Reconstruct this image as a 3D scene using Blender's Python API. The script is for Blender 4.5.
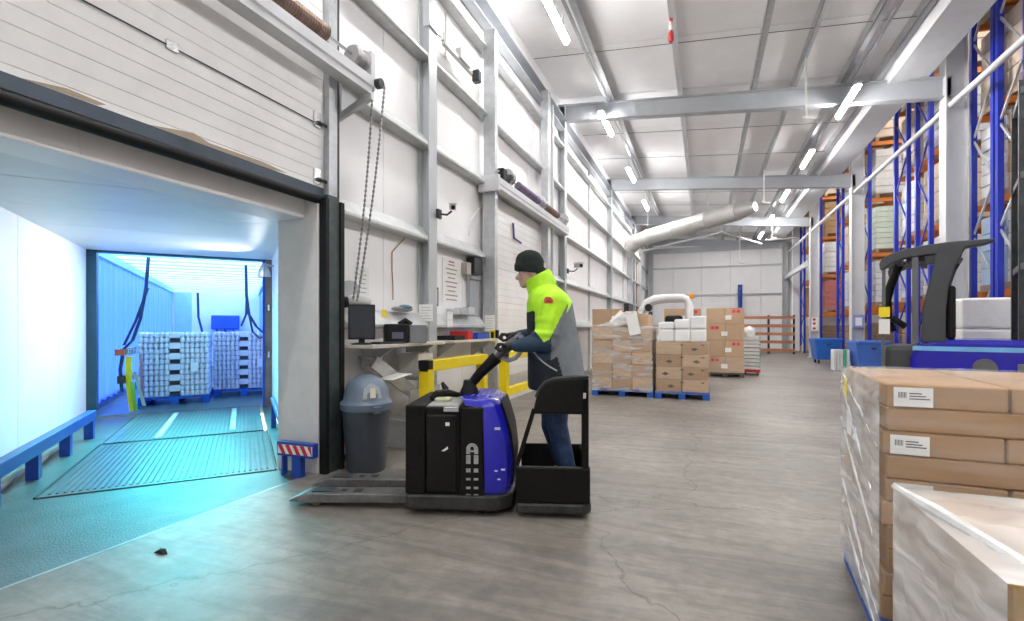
import bpy, bmesh, math, random
from mathutils import Vector, Matrix
random.seed(7)
for o in list(bpy.data.objects): bpy.data.objects.remove(o)
scene = bpy.context.scene
C = scene.collection
PI = math.pi
# ------------------------------------------------------------------ camera
CAMZ = 1.36; FPX = 504.5; YAW = 0.365; HORV = 327.5
cam_d = bpy.data.cameras.new('camera'); cam = bpy.data.objects.new('camera', cam_d); C.objects.link(cam)
cam.location = (0, 0, CAMZ); cam.rotation_euler = (PI/2, 0, YAW)
cam_d.sensor_width = 36; cam_d.lens = FPX/1024*36; cam_d.shift_y = (HORV-310.5)/1024
cam_d.clip_start = 0.05; cam_d.clip_end = 200
scene.camera = cam
# ------------------------------------------------------------------ world, exposure
w = bpy.data.worlds.new('world'); scene.world = w; w.use_nodes = True
bg = w.node_tree.nodes['Background']; bg.inputs[0].default_value = (0.85, 0.95, 1.0, 1); bg.inputs[1].default_value = 2.1
vs = scene.view_settings
vs.view_transform = 'Standard'; vs.look = 'None'; vs.gamma = 1; vs.use_curve_mapping = False; vs.exposure = 1.95
LAMP = 42.0        # emission of the ceiling battens

def area_light(name, loc, target, sx, sy, power, col, parent=None, spread=180):
    d = bpy.data.lights.new(name, 'AREA'); d.shape = 'RECTANGLE'; d.size = sx; d.size_y = sy; d.energy = power; d.color = col
    o = bpy.data.objects.new(name, d); C.objects.link(o); o.location = loc
    d.spread = math.radians(spread)
    o.rotation_euler = (Vector(target)-Vector(loc)).to_track_quat('-Z', 'Y').to_euler()
    if parent: o.parent = parent
    return o
# ------------------------------------------------------------------ pixel helpers (a pixel gives a direction only)
SN, CS = math.sin(YAW), math.cos(YAW)
def ray(u, v):
    a = (u-512)/FPX; return Vector((-SN+a*CS, CS+a*SN, -(v-HORV)/FPX))
EYE = Vector((0, 0, CAMZ))
def at_x(u, v, X): r = ray(u, v); return EYE + r*(X/r.x)
def at_y(u, v, Y): r = ray(u, v); return EYE + r*(Y/r.y)
def at_z(u, v, Z): r = ray(u, v); return EYE + r*((Z-CAMZ)/r.z)
# ------------------------------------------------------------------ materials
MATS = {}
def mat(name, col, rough=0.5, metal=0.0, var=0.08, scale=3.0, bump=0.0, bscale=40.0, spec=0.5, emit=None, es=0, coat=0, col2=None, stretch=None, wave=None):
    if name in MATS: return MATS[name]
    m = bpy.data.materials.new(name); m.use_nodes = True; MATS[name] = m
    nt = m.node_tree; N = nt.nodes; L = nt.links; b = N['Principled BSDF']
    b.inputs['Roughness'].default_value = rough; b.inputs['Metallic'].default_value = metal
    b.inputs['Specular IOR Level'].default_value = spec; b.inputs['Coat Weight'].default_value = coat
    tc = N.new('ShaderNodeTexCoord'); src = tc.outputs['Object']
    if stretch:
        mp = N.new('ShaderNodeMapping'); mp.inputs['Scale'].default_value = stretch; L.new(src, mp.inputs[0]); src = mp.outputs[0]
    if var > 0 or col2:
        n = N.new('ShaderNodeTexNoise'); n.inputs['Scale'].default_value = scale; n.inputs['Detail'].default_value = 6; n.inputs['Roughness'].default_value = 0.65
        L.new(src, n.inputs['Vector'])
        r = N.new('ShaderNodeValToRGB'); r.color_ramp.elements[0].position = 0.3; r.color_ramp.elements[1].position = 0.7
        c2 = col2 or tuple(max(0, c*(1-2*var)) for c in col)
        r.color_ramp.elements[0].color = (*c2, 1); r.color_ramp.elements[1].color = (*col, 1)
        L.new(n.outputs['Fac'], r.inputs[0]); L.new(r.outputs[0], b.inputs['Base Color'])
    else: b.inputs['Base Color'].default_value = (*col, 1)
    if wave:
        wv = N.new('ShaderNodeTexWave'); wv.bands_direction = wave[0]; wv.inputs['Scale'].default_value = wave[1]
        L.new(tc.outputs['Object'], wv.inputs['Vector'])
        bp = N.new('ShaderNodeBump'); bp.inputs['Strength'].default_value = wave[2]; bp.inputs['Distance'].default_value = 0.02
        L.new(wv.outputs['Fac'], bp.inputs['Height']); L.new(bp.outputs[0], b.inputs['Normal'])
    elif bump > 0:
        n2 = N.new('ShaderNodeTexNoise'); n2.inputs['Scale'].default_value = bscale; n2.inputs['Detail'].default_value = 4
        L.new(src, n2.inputs['Vector'])
        bp = N.new('ShaderNodeBump'); bp.inputs['Strength'].default_value = bump; bp.inputs['Distance'].default_value = 0.02
        L.new(n2.outputs['Fac'], bp.inputs['Height']); L.new(bp.outputs[0], b.inputs['Normal'])
    if emit: b.inputs['Emission Color'].default_value = (*emit, 1); b.inputs['Emission Strength'].default_value = es
    return m

def concrete_mat():
    m = bpy.data.materials.new('concrete_floor'); m.use_nodes = True; nt = m.node_tree; N = nt.nodes; L = nt.links; b = N['Principled BSDF']
    tc = N.new('ShaderNodeTexCoord')
    def noise(sc, det=6, st=None, dist=0):
        src = tc.outputs['Object']
        if st:
            mp = N.new('ShaderNodeMapping'); mp.inputs['Scale'].default_value = st; mp.inputs['Rotation'].default_value = (0, 0, 0.35); L.new(src, mp.inputs[0]); src = mp.outputs[0]
        n = N.new('ShaderNodeTexNoise'); n.inputs['Scale'].default_value = sc; n.inputs['Detail'].default_value = det; n.inputs['Roughness'].default_value = 0.65; n.inputs['Distortion'].default_value = dist
        L.new(src, n.inputs['Vector']); return n.outputs['Fac']
    def ramp(f, p0, c0, p1, c1):
        r = N.new('ShaderNodeValToRGB'); r.color_ramp.elements[0].position = p0; r.color_ramp.elements[0].color = (*c0, 1)
        r.color_ramp.elements[1].position = p1; r.color_ramp.elements[1].color = (*c1, 1); L.new(f, r.inputs[0]); return r.outputs[0]
    def mul(a, c, f=1.0, mode='MULTIPLY'):
        x = N.new('ShaderNodeMix'); x.data_type = 'RGBA'; x.blend_type = mode; x.inputs[0].default_value = f
        L.new(a, x.inputs[6]); L.new(c, x.inputs[7]); return x.outputs[2]
    base = ramp(noise(0.7, 8), 0.32, (0.150, 0.132, 0.114), 0.70, (0.345, 0.308, 0.274))
    fine = ramp(noise(9, 8), 0.3, (0.74, 0.74, 0.74), 0.72, (1.12, 1.12, 1.12))
    tyre = ramp(noise(1.6, 4, (0.5, 3.5, 1), 1.5), 0.38, (0.66, 0.66, 0.67), 0.56, (1, 1, 1))
    col = mul(mul(base, fine), tyre, 0.75)
    vo = N.new('ShaderNodeTexVoronoi'); vo.feature = 'DISTANCE_TO_EDGE'; vo.inputs['Scale'].default_value = 0.42
    dn = N.new('ShaderNodeTexNoise'); dn.inputs['Scale'].default_value = 2.2; dn.inputs['Detail'].default_value = 5
    L.new(tc.outputs['Object'], dn.inputs['Vector'])
    mx = N.new('ShaderNodeMix'); mx.data_type = 'RGBA'; mx.blend_type = 'LINEAR_LIGHT'; mx.inputs[0].default_value = 0.35
    L.new(tc.outputs['Object'], mx.inputs[6]); L.new(dn.outputs['Color'], mx.inputs[7]); L.new(mx.outputs[2], vo.inputs['Vector'])
    crack = ramp(vo.outputs['Distance'], 0.0, (0.45, 0.45, 0.45), 0.005, (1, 1, 1))
    col = mul(col, crack, 0.8)
    L.new(col, b.inputs['Base Color'])
    rr = N.new('ShaderNodeMapRange'); rr.inputs[3].default_value = 0.34; rr.inputs[4].default_value = 0.6
    L.new(noise(1.4, 5), rr.inputs[0]); L.new(rr.outputs[0], b.inputs['Roughness'])
    bp = N.new('ShaderNodeBump'); bp.inputs['Strength'].default_value = 0.12; bp.inputs['Distance'].default_value = 0.01
    L.new(noise(30, 3), bp.inputs['Height']); L.new(bp.outputs[0], b.inputs['Normal'])
    return m

def film_mat(name, lo, hi, st=(1, 1, 1), sc=6.0, white=0.9, rot=(0.12, 0.06, 0.05)):
    """stretch film: partly clear, partly milky where it is folded over itself"""
    m = bpy.data.materials.new(name); m.use_nodes = True; MATS[name] = m; nt = m.node_tree; N = nt.nodes; L = nt.links
    b = N['Principled BSDF']; b.inputs['Base Color'].default_value = (white, white, white, 1); b.inputs['Roughness'].default_value = 0.18
    tr = N.new('ShaderNodeBsdfTransparent'); mx = N.new('ShaderNodeMixShader'); out = N['Material Output']
    tc = N.new('ShaderNodeTexCoord'); mp = N.new('ShaderNodeMapping'); mp.inputs['Scale'].default_value = st; mp.inputs['Rotation'].default_value = rot
    L.new(tc.outputs['Object'], mp.inputs[0])
    n = N.new('ShaderNodeTexNoise'); n.inputs['Scale'].default_value = sc; n.inputs['Detail'].default_value = 2.0; n.inputs['Distortion'].default_value = 0.8
    L.new(mp.outputs[0], n.inputs['Vector'])
    r = N.new('ShaderNodeMapRange'); r.inputs[1].default_value = 0.33; r.inputs[2].default_value = 0.72; r.inputs[3].default_value = lo; r.inputs[4].default_value = hi
    L.new(n.outputs['Fac'], r.inputs[0]); L.new(r.outputs[0], mx.inputs[0]); L.new(tr.outputs[0], mx.inputs[1]); L.new(b.outputs[0], mx.inputs[2])
    bp = N.new('ShaderNodeBump'); bp.inputs['Strength'].default_value = 0.45; bp.inputs['Distance'].default_value = 0.02
    L.new(n.outputs['Fac'], bp.inputs['Height']); L.new(bp.outputs[0], b.inputs['Normal'])
    L.new(mx.outputs[0], out.inputs['Surface']); return m

def translucent_mat(name, col, f=0.6, rough=0.4):
    m = bpy.data.materials.new(name); m.use_nodes = True; MATS[name] = m; nt = m.node_tree; N = nt.nodes; L = nt.links
    b = N['Principled BSDF']; b.inputs['Base Color'].default_value = (*col, 1); b.inputs['Roughness'].default_value = rough
    t = N.new('ShaderNodeBsdfTranslucent'); t.inputs[0].default_value = (*col, 1); mx = N.new('ShaderNodeMixShader'); mx.inputs[0].default_value = f
    L.new(b.outputs[0], mx.inputs[1]); L.new(t.outputs[0], mx.inputs[2]); L.new(mx.outputs[0], N['Material Output'].inputs['Surface']); return m

white_panel = mat('white_wall_panel', (0.92, 0.91, 0.915), 0.45, var=0.03, scale=1.5)
door_white = mat('white_door_skin', (0.91, 0.90, 0.895), 0.42, var=0.05, scale=2.5, bump=0.03, bscale=80)
galv = mat('galvanised_steel', (0.56, 0.58, 0.60), 0.42, 0.55, var=0.12, scale=9)
girt_m = mat('girt_steel', (0.62, 0.64, 0.64), 0.45, 0.35, var=0.12, scale=6)
col_grey = mat('grey_painted_steel', (0.50, 0.52, 0.54), 0.45, 0.15, var=0.05)
col_light = mat('light_grey_painted_steel', (0.62, 0.63, 0.65), 0.45, 0.1, var=0.05)
rafter_m = mat('rafter_grey_paint', (0.46, 0.48, 0.51), 0.5, 0.1, var=0.05)
deck_m = mat('roof_liner_sheet', (0.90, 0.89, 0.90), 0.5, var=0.03, scale=2)
black_m = mat('black_rubber', (0.012, 0.012, 0.013), 0.55, var=0.2, scale=12, spec=0.25)
dark_steel = mat('dark_steel', (0.05, 0.055, 0.06), 0.42, 0.4, var=0.25, scale=14)
yellow_m = mat('safety_yellow_paint', (0.90, 0.70, 0.01), 0.4, var=0.06, scale=7)
blue_truck = mat('truck_blue_paint', (0.012, 0.012, 0.42), 0.25, var=0.05, coat=0.5)
blue_paint = mat('dock_blue_paint', (0.015, 0.07, 0.42), 0.4, var=0.12, scale=6)
blue_pallet = mat('blue_pallet_paint', (0.01, 0.11, 0.52), 0.6, var=0.15, scale=8)
rack_blue = mat('rack_blue_paint', (0.012, 0.03, 0.42), 0.4, var=0.06)
orange_m = mat('rack_orange_paint', (0.72, 0.22, 0.035), 0.45, var=0.08)
kraft = mat('kraft_cardboard', (0.42, 0.255, 0.13), 0.75, var=0.06, scale=4, stretch=(1, 1, 6))
kraft2 = mat('pale_kraft_cardboard', (0.55, 0.375, 0.235), 0.75, var=0.06, scale=4, stretch=(1, 1, 6))
kraft3 = mat('ochre_cardboard', (0.46, 0.28, 0.10), 0.7, var=0.08, scale=4, stretch=(1, 1, 6))
tape_m = mat('brown_tape', (0.50, 0.36, 0.22), 0.25, var=0.03)
wood = mat('pallet_wood', (0.42, 0.30, 0.19), 0.8, var=0.12, scale=5, stretch=(1, 8, 8))
paper = mat('white_paper', (0.85, 0.85, 0.83), 0.7, var=0.02)
ink = mat('black_ink', (0.03, 0.03, 0.035), 0.7, var=0)
greyink = mat('grey_ink', (0.35, 0.35, 0.37), 0.7, var=0)
redink = mat('red_ink', (0.62, 0.05, 0.04), 0.6, var=0)
lamp_m = mat('lamp_diffuser', (1, 1, 1), 0.5, var=0, emit=(1.0, 0.985, 0.965), es=LAMP)
chrome = mat('bright_metal', (0.7, 0.7, 0.72), 0.22, 0.9, var=0.04)
film_dense = film_mat('dense_stretch_film', 0.38, 0.82, (1.2, 1.0, 4.5), 2.6, white=0.95, rot=(0.7, 0.0, 0.0))
film_clear = film_mat('clear_stretch_film', 0.02, 0.20, (0.6, 0.6, 6), 3.0)
film_mid = film_mat('stretch_film', 0.08, 0.50, (0.8, 0.8, 3.5), 3.5)
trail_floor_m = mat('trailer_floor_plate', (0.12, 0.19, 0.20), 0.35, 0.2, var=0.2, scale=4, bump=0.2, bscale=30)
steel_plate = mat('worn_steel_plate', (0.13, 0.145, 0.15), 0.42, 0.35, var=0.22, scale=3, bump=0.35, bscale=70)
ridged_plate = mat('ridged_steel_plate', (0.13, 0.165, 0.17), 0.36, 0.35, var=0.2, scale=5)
# ------------------------------------------------------------------ mesh builder
def frame_of(p0, p1, up=(0, 0, 1)):
    p0 = Vector(p0); p1 = Vector(p1); t = (p1-p0); ln = t.length; t.normalize(); u = Vector(up)
    if abs(t.dot(u)) > 0.98: u = Vector((1, 0, 0)) if abs(t.x) < 0.9 else Vector((0, 1, 0))
    s = t.cross(u).normalized(); u = s.cross(t).normalized(); return p0, p1, t, s, u, ln
class MB:
    def __init__(s): s.v = []; s.f = []; s.m = []
    def face(s, idx, mi=0): s.f.append(tuple(idx)); s.m.append(mi)
    def box(s, x0, x1, y0, y1, z0, z1, mi=0):
        b = len(s.v); s.v += [(x0, y0, z0), (x1, y0, z0), (x1, y1, z0), (x0, y1, z0), (x0, y0, z1), (x1, y0, z1), (x1, y1, z1), (x0, y1, z1)]
        for q in ((0, 3, 2, 1), (4, 5, 6, 7), (0, 1, 5, 4), (1, 2, 6, 5), (2, 3, 7, 6), (3, 0, 4, 7)): s.face([b+i for i in q], mi)
        return s
    def bar(s, p0, p1, wd, h, up=(0, 0, 1), mi=0):
        p0, p1, t, sd, u, ln = frame_of(p0, p1, up); b = len(s.v)
        for p in (p0, p1):
            for a, c in ((-1, -1), (1, -1), (1, 1), (-1, 1)): s.v.append(tuple(p+sd*(a*wd/2)+u*(c*h/2)))
        for q in ((0, 1, 2, 3), (7, 6, 5, 4), (0, 4, 5, 1), (1, 5, 6, 2), (2, 6, 7, 3), (3, 7, 4, 0)): s.face([b+i for i in q], mi)
        return s
    def profile(s, poly, p0, p1, up=(0, 0, 1), mi=0):
        """sweep a closed 2D profile (side, up) straight from p0 to p1"""
        p0, p1, t, sd, u, ln = frame_of(p0, p1, up); b = len(s.v); n = len(poly)
        for p in (p0, p1):
            for a, c in poly: s.v.append(tuple(p+sd*a+u*c))
        for i in range(n): s.face([b+i, b+(i+1) % n, b+n+(i+1) % n, b+n+i], mi)
        s.face([b+i for i in range(n)][::-1], mi); s.face([b+n+i for i in range(n)], mi); return s
    def tube(s, pts, r, n=8, mi=0, closed=False):
        pts = [Vector(p) for p in pts]; rs = r if isinstance(r, (list, tuple)) else [r]*len(pts); b = len(s.v); m = len(pts)
        prev = None
        for i, p in enumerate(pts):
            if closed: t = pts[(i+1) % m]-pts[i-1]
            else: t = pts[min(i+1, m-1)]-pts[max(i-1, 0)]
            t.normalize()
            if prev is None:
                u = Vector((0, 0, 1)) if abs(t.z) < 0.9 else Vector((1, 0, 0)); sd = t.cross(u).normalized()
            else: sd = (prev - t*prev.dot(t)).normalized()
            prev = sd; u = sd.cross(t)
            for k in range(n):
                a = 2*PI*k/n; s.v.append(tuple(p+sd*math.cos(a)*rs[i]+u*math.sin(a)*rs[i]))
        for i in range(m if closed else m-1):
            for k in range(n): s.face([b+i*n+k, b+i*n+(k+1) % n, b+((i+1) % m)*n+(k+1) % n, b+((i+1) % m)*n+k], mi)
        if not closed:
            s.face([b+k for k in range(n)][::-1], mi); s.face([b+(m-1)*n+k for k in range(n)], mi)
        return s
    def lathe(s, prof, n=24, c=(0, 0, 0), mi=0, sx=1, sy=1):
        b = len(s.v)
        for r, z in prof:
            for k in range(n): a = 2*PI*k/n; s.v.append((c[0]+r*sx*math.cos(a), c[1]+r*sy*math.sin(a), c[2]+z))
        for i in range(len(prof)-1):
            for k in range(n): s.face([b+i*n+k, b+i*n+(k+1) % n, b+(i+1)*n+(k+1) % n, b+(i+1)*n+k], mi)
        s.face([b+k for k in range(n)][::-1], mi); s.face([b+(len(prof)-1)*n+k for k in range(n)], mi); return s
    def prism(s, poly, axis, c0, c1, mi=0):
        """polygon in the two other axes (x,z for 'y'; x,y for 'z'; y,z for 'x') extruded along axis"""
        b = len(s.v); n = len(poly)
        for c in (c0, c1):
            for a, d in poly: s.v.append({'y': (a, c, d), 'z': (a, d, c), 'x': (c, a, d)}[axis])
        for i in range(n): s.face([b+i, b+(i+1) % n, b+n+(i+1) % n, b+n+i], mi)
        s.face([b+i for i in range(n)][::-1], mi); s.face([b+n+i for i in range(n)], mi); return s
    def loft(s, rings, mi=0, cap=True):
        b = len(s.v); n = len(rings[0])
        for r in rings: s.v += [tuple(p) for p in r]
        for i in range(len(rings)-1):
            for k in range(n): s.face([b+i*n+k, b+i*n+(k+1) % n, b+(i+1)*n+(k+1) % n, b+(i+1)*n+k], mi)
        if cap: s.face([b+k for k in range(n)][::-1], mi); s.face([b+(len(rings)-1)*n+k for k in range(n)], mi)
        return s
    def sphere(s, c, r, n=12, mi=0, rot=None):
        rr = (r, r, r) if not isinstance(r, (tuple, list)) else r; b = len(s.v); m = n//2+1; c = Vector(c)
        for i in range(1, m):
            th = PI*i/m
            for k in range(n):
                a = 2*PI*k/n; p = Vector((rr[0]*math.sin(th)*math.cos(a), rr[1]*math.sin(th)*math.sin(a), rr[2]*math.cos(th)))
                if rot: p = rot @ p
                s.v.append(tuple(c+p))
        top = Vector((0, 0, rr[2])); bot = Vector((0, 0, -rr[2]))
        if rot: top = rot @ top; bot = rot @ bot
        s.v.append(tuple(c+top)); s.v.append(tuple(c+bot)); T = len(s.v)-2; Bt = T+1
        for i in range(m-2):
            for k in range(n): s.face([b+i*n+k, b+(i+1)*n+k, b+(i+1)*n+(k+1) % n, b+i*n+(k+1) % n], mi)
        for k in range(n):
            s.face([T, b+k, b+(k+1) % n], mi); s.face([Bt, b+(m-2)*n+(k+1) % n, b+(m-2)*n+k], mi)
        return s
    def capsule(s, p0, p1, r0, r1, n=14):
        p0, p1, t, sd, u, ln = frame_of(p0, p1); pts = []; rs = []
        for a in (-85, -60, -35, -12): pts.append(p0+t*(r0*math.sin(math.radians(a)))); rs.append(r0*math.cos(math.radians(a)))
        for q in (0, .33, .66, 1): pts.append(p0.lerp(p1, q)); rs.append(r0+(r1-r0)*q)
        for a in (12, 35, 60, 85): pts.append(p1+t*(r1*math.sin(math.radians(a)))); rs.append(r1*math.cos(math.radians(a)))
        b = len(s.v)
        for p, r in zip(pts, rs):
            for k in range(n): a = 2*PI*k/n; s.v.append(tuple(p+sd*math.cos(a)*r+u*math.sin(a)*r))
        for i in range(len(pts)-1):
            for k in range(n): s.face([b+i*n+k, b+i*n+(k+1) % n, b+(i+1)*n+(k+1) % n, b+(i+1)*n+k])
        s.face([b+k for k in range(n)][::-1]); s.face([b+(len(pts)-1)*n+k for k in range(n)]); return s
    def mesh(s, name, smooth=False):
        me = bpy.data.meshes.new(name); me.from_pydata(s.v, [], s.f); me.polygons.foreach_set('material_index', s.m)
        bm = bmesh.new(); bm.from_mesh(me); bmesh.ops.recalc_face_normals(bm, faces=bm.faces); bm.to_mesh(me); bm.free()
        if smooth:
            me.polygons.foreach_set('use_smooth', [True]*len(me.polygons)); me.set_sharp_from_angle(angle=math.radians(38))
        me.update(); return me
    def obj(s, name, mats, parent=None, smooth=False, bevel=0, loc=None, rot=None, seg=2):
        return link(name, s.mesh(name, smooth), mats, parent, bevel, loc, rot, seg)
def link(name, me, mats, parent=None, bevel=0, loc=None, rot=None, seg=2):
    o = bpy.data.objects.new(name, me); C.objects.link(o)
    for m in (mats if isinstance(mats, (list, tuple)) else [mats]):
        if len(me.materials) < len(mats if isinstance(mats, (list, tuple)) else [mats]): me.materials.append(m)
    if parent: o.parent = parent
    if loc: o.location = loc
    if rot: o.rotation_euler = rot
    if bevel:
        b = o.modifiers.new('bevel', 'BEVEL'); b.width = bevel; b.segments = seg; b.limit_method = 'ANGLE'; b.angle_limit = math.radians(40)
    return o
def tag(o, label, cat=None, group=None, kind=None):
    if label: o['label'] = label
    if cat: o['category'] = cat
    if group: o['group'] = group
    if kind: o['kind'] = kind
    return o
def thing(name, label, cat, loc=(0, 0, 0), rz=0, group=None):
    o = bpy.data.objects.new(name, None); C.objects.link(o); o.location = loc; o.rotation_euler = (0, 0, rz); o.empty_display_size = 0.1
    return tag(o, label, cat, group)
def struct(name, loc=(0, 0, 0), rz=0, label=None):
    o = bpy.data.objects.new(name, None); C.objects.link(o); o.location = loc; o.rotation_euler = (0, 0, rz); o['kind'] = 'structure'
    if label: o['label'] = label
    return o
def inst(src, parent, loc=None, rot=None, name=None, mat_=None):
    c = src.copy(); C.objects.link(c); c.parent = parent
    if loc is not None: c.location = loc
    if rot is not None: c.rotation_euler = rot
    if name: c.name = name
    return c
def arc(c, r, a0, a1, n): return [(c[0]+r*math.cos(math.radians(a0+(a1-a0)*i/n)), c[1]+r*math.sin(math.radians(a0+(a1-a0)*i/n))) for i in range(n+1)]
# ================================================================== THE SETTING
XP = -3.50            # inner skin of the left wall
XC = -3.325           # inner face of the left columns
XR = 4.50             # line of the right columns
Y1 = 12.55; BAY = 6.866; YEND = Y1+3*BAY
RAFT = [Y1+k*BAY for k in range(-3, 4)]
def z_under(x): return 6.61+(x-XC)*(5.95-6.61)/(XR-XC)      # underside of the rafters
concrete = concrete_mat()
floor = MB().box(-3.42, 26, -8.3, YEND+0.1, -0.25, 0).box(-3.9, -3.42, 3.70, YEND+0.1, -0.25, -0.001).box(-3.9, -3.42, -8.3, -0.9, -0.25, -0.001).obj('floor', concrete); tag(floor, 'worn grey concrete warehouse floor', kind='structure')
# ---- left wall
DOOR1 = (-0.9, 3.97); DOOR2 = (7.65, 10.75)
wl = struct('wall_left', label='white panel wall with steel girts and columns')
edges = [-8.3]
while edges[-1] < YEND: edges.append(edges[-1]+1.02)
def wall_piece(y0, y1, z0, z1): MB().box(XP-0.12, XP, y0+0.004, y1-0.004, z0, z1).obj('wall_panel', white_panel, wl, bevel=0.004, seg=1)
for a, b in zip(edges[:-1], edges[1:]):
    b = min(b, YEND)
    if b <= DOOR1[0] or a >= DOOR1[1]: wall_piece(a, b, 0, 7.3)
    else:
        wall_piece(a, b, 2.40, 7.3)
        if a < DOOR1[0] < b: wall_piece(a, DOOR1[0], 0, 2.40)
        if a < DOOR1[1] < b: wall_piece(DOOR1[1], b, 0, 2.40)
gp = [(0.0, 0.10), (0.0, -0.10), (0.145, -0.10), (0.165, -0.085), (0.165, -0.055), (0.03, 0.10)]
def girt(y0, y1, z):
    n = max(1, round((y1-y0)/3.43)); 
    for i in range(n):
        a = y0+(y1-y0)*i/n+0.006; b = y0+(y1-y0)*(i+1)/n-0.006
        MB().profile(gp, (XP, a, z), (XP, b, z)).obj('girt', girt_m, wl)
girt(-8.2, YEND, 6.05)
MB().profile([(0.0, -0.14), (0.17, -0.14), (0.17, -0.12), (0.02, -0.12), (0.02, 0.12), (0.20, 0.12), (0.20, 0.14), (0.0, 0.14)], (XP+0.01, -8.2, 6.52), (XP+0.01, YEND, 6.52)).obj('eaves_beam', rafter_m, wl)
for z in (3.80, 4.95): girt(4.10, YEND, z); girt(-8.2, -1.2, z)
girt(4.08, DOOR2[0]-0.1, 2.58); girt(DOOR2[1]+0.12, YEND, 2.58)
girt(4.12, DOOR2[0]-0.1, 1.45); girt(DOOR2[1]+0.12, YEND, 1.45)
def hcol(parent, x, y, z1, d, wd, m, name='column', tf=0.018):
    """H section, flanges facing +-x"""
    b = MB(); b.box(x-d/2, x-d/2+tf, y-wd/2, y+wd/2, 0, z1); b.box(x+d/2-tf, x+d/2, y-wd/2, y+wd/2, 0, z1); b.box(x-d/2+tf, x+d/2-tf, y-0.008, y+0.008, 0, z1)
    return b.obj(name, m, parent)
YK = 5.80
for y in RAFT[:-1]:
    if abs(y-5.68) < 0.1: y = YK
    if DOOR1[0] < y < DOOR1[1]: continue
    o = hcol(wl, XC-0.08, y, 7.0, 0.17, 0.20, col_grey)
    MB().box(XC-0.2, XC+0.03, y-0.13, y+0.13, 0, 0.02).obj('base_plate', col_grey, wl)
for y in (16.0, 23.2, 29.6): MB().bar((XP+0.03, y, 0), (XP+0.03, y, 6.9), 0.05, 0.06).obj('wall_post', girt_m, wl)
bb = MB().box(XP, XP+0.05, 4.05, DOOR2[0]-0.06, 0, 0.22).obj('baseboard_left', mat('grey_kick_board', (0.55, 0.55, 0.55), 0.5, 0.1)); bb['kind'] = 'structure'
MB().box(XP+0.05, XP+0.075, 4.05, DOOR2[0]-0.06, 0.0, 0.06).obj('floor_trim', dark_steel, bb)
MB().box(XP+0.05, XP+0.06, 4.05, DOOR2[0]-0.06, 0.19, 0.22).obj('cap_strip', galv, bb)
MB().box(XP-0.16, XP-0.125, -8.4, DOOR1[0], 0, 7.4).box(XP-0.16, XP-0.125, DOOR1[1]+0.04, YEND+0.1, 0, 7.4).box(XP-0.16, XP-0.125, DOOR1[0], DOOR1[1]+0.04, 2.64, 7.4).obj('light_block_sheet', col_grey, wl)  # unseen sheet added behind the panels to block sky light at the joints
# ---- back wall
wb = struct('wall_back', label='white panelled end wall with grey girts')
xs = [-3.5, -1.85, -0.2, 1.45, 3.1, 4.75]
zs = [0, 1.45, 3.35, 5.05, 7.3]
for x0, x1 in zip(xs[:-1], xs[1:]):
    for z0, z1 in zip(zs[:-1], zs[1:]): MB().box(x0+0.008, x1-0.008, YEND, YEND+0.1, z0+0.008, z1-0.008).obj('wall_panel', white_panel, wb)
MB().box(-3.66, 4.76, YEND+0.11, YEND+0.15, -0.2, 8.5).obj('light_block_sheet', col_grey, wb)  # added backing, unseen, keeps sky light out of the end wall seams
for z in (1.45, 3.35, 5.05): MB().box(-3.4, 4.4, YEND-0.10, YEND, z-0.05, z+0.05).obj('girt', col_grey, wb)
MB().box(-3.4, 4.7, YEND-0.18, YEND-0.1, 6.0, 6.3).obj('end_rafter_flange', rafter_m, wb)
hcol(wb, 4.35, YEND-0.15, 6.2, 0.3, 0.3, col_grey); hcol(wb, -3.2, YEND-0.15, 6.6, 0.3, 0.3, col_grey)
# ---- wall behind the camera and the far side of the racking hall
wf = MB().box(-3.62, 26, -8.4, -8.3, 0, 9.6).obj('wall_front', white_panel); wf['kind'] = 'structure'
we = MB().box(26, 26.1, -8.4, YEND+0.3, 0, 9.6).obj('wall_right_far', white_panel); we['kind'] = 'structure'
wn = MB().box(4.76, 26, YEND, YEND+0.1, 0, 9.6).obj('wall_back_racking', white_panel); wn['kind'] = 'structure'
# ---- ceiling
ce = struct('ceiling', label='low pitched white sheeted roof on grey rafters and purlins')
RD = 0.42; PD = 0.20
def sloped(x0, x1, y0, y1, lo, hi, name, m, parent=ce):
    b = MB(); za, zb = z_under(x0), z_under(x1)
    b.v += [(x0, y0, za+lo), (x1, y0, zb+lo), (x1, y1, zb+lo), (x0, y1, za+lo), (x0, y0, za+hi), (x1, y0, zb+hi), (x1, y1, zb+hi), (x0, y1, za+hi)]
    for q in ((0, 3, 2, 1), (4, 5, 6, 7), (0, 1, 5, 4), (1, 2, 6, 5), (2, 3, 7, 6), (3, 0, 4, 7)): b.face(q)
    return b.obj(name, m, parent)
PANW = BAY/3
k = 0
while RAFT[0]+k*PANW < YEND-0.1:
    ya = RAFT[0]+k*PANW; sloped(-3.62, 4.30, ya+0.008, min(ya+PANW, YEND+0.1)-0.008, RD+PD, RD+PD+0.08, 'roof_panel', deck_m); k += 1
sloped(-3.7, 4.3, -8.4, YEND+0.1, RD+PD+0.081, RD+PD+0.11, 'roof_skin', dark_steel)
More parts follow.
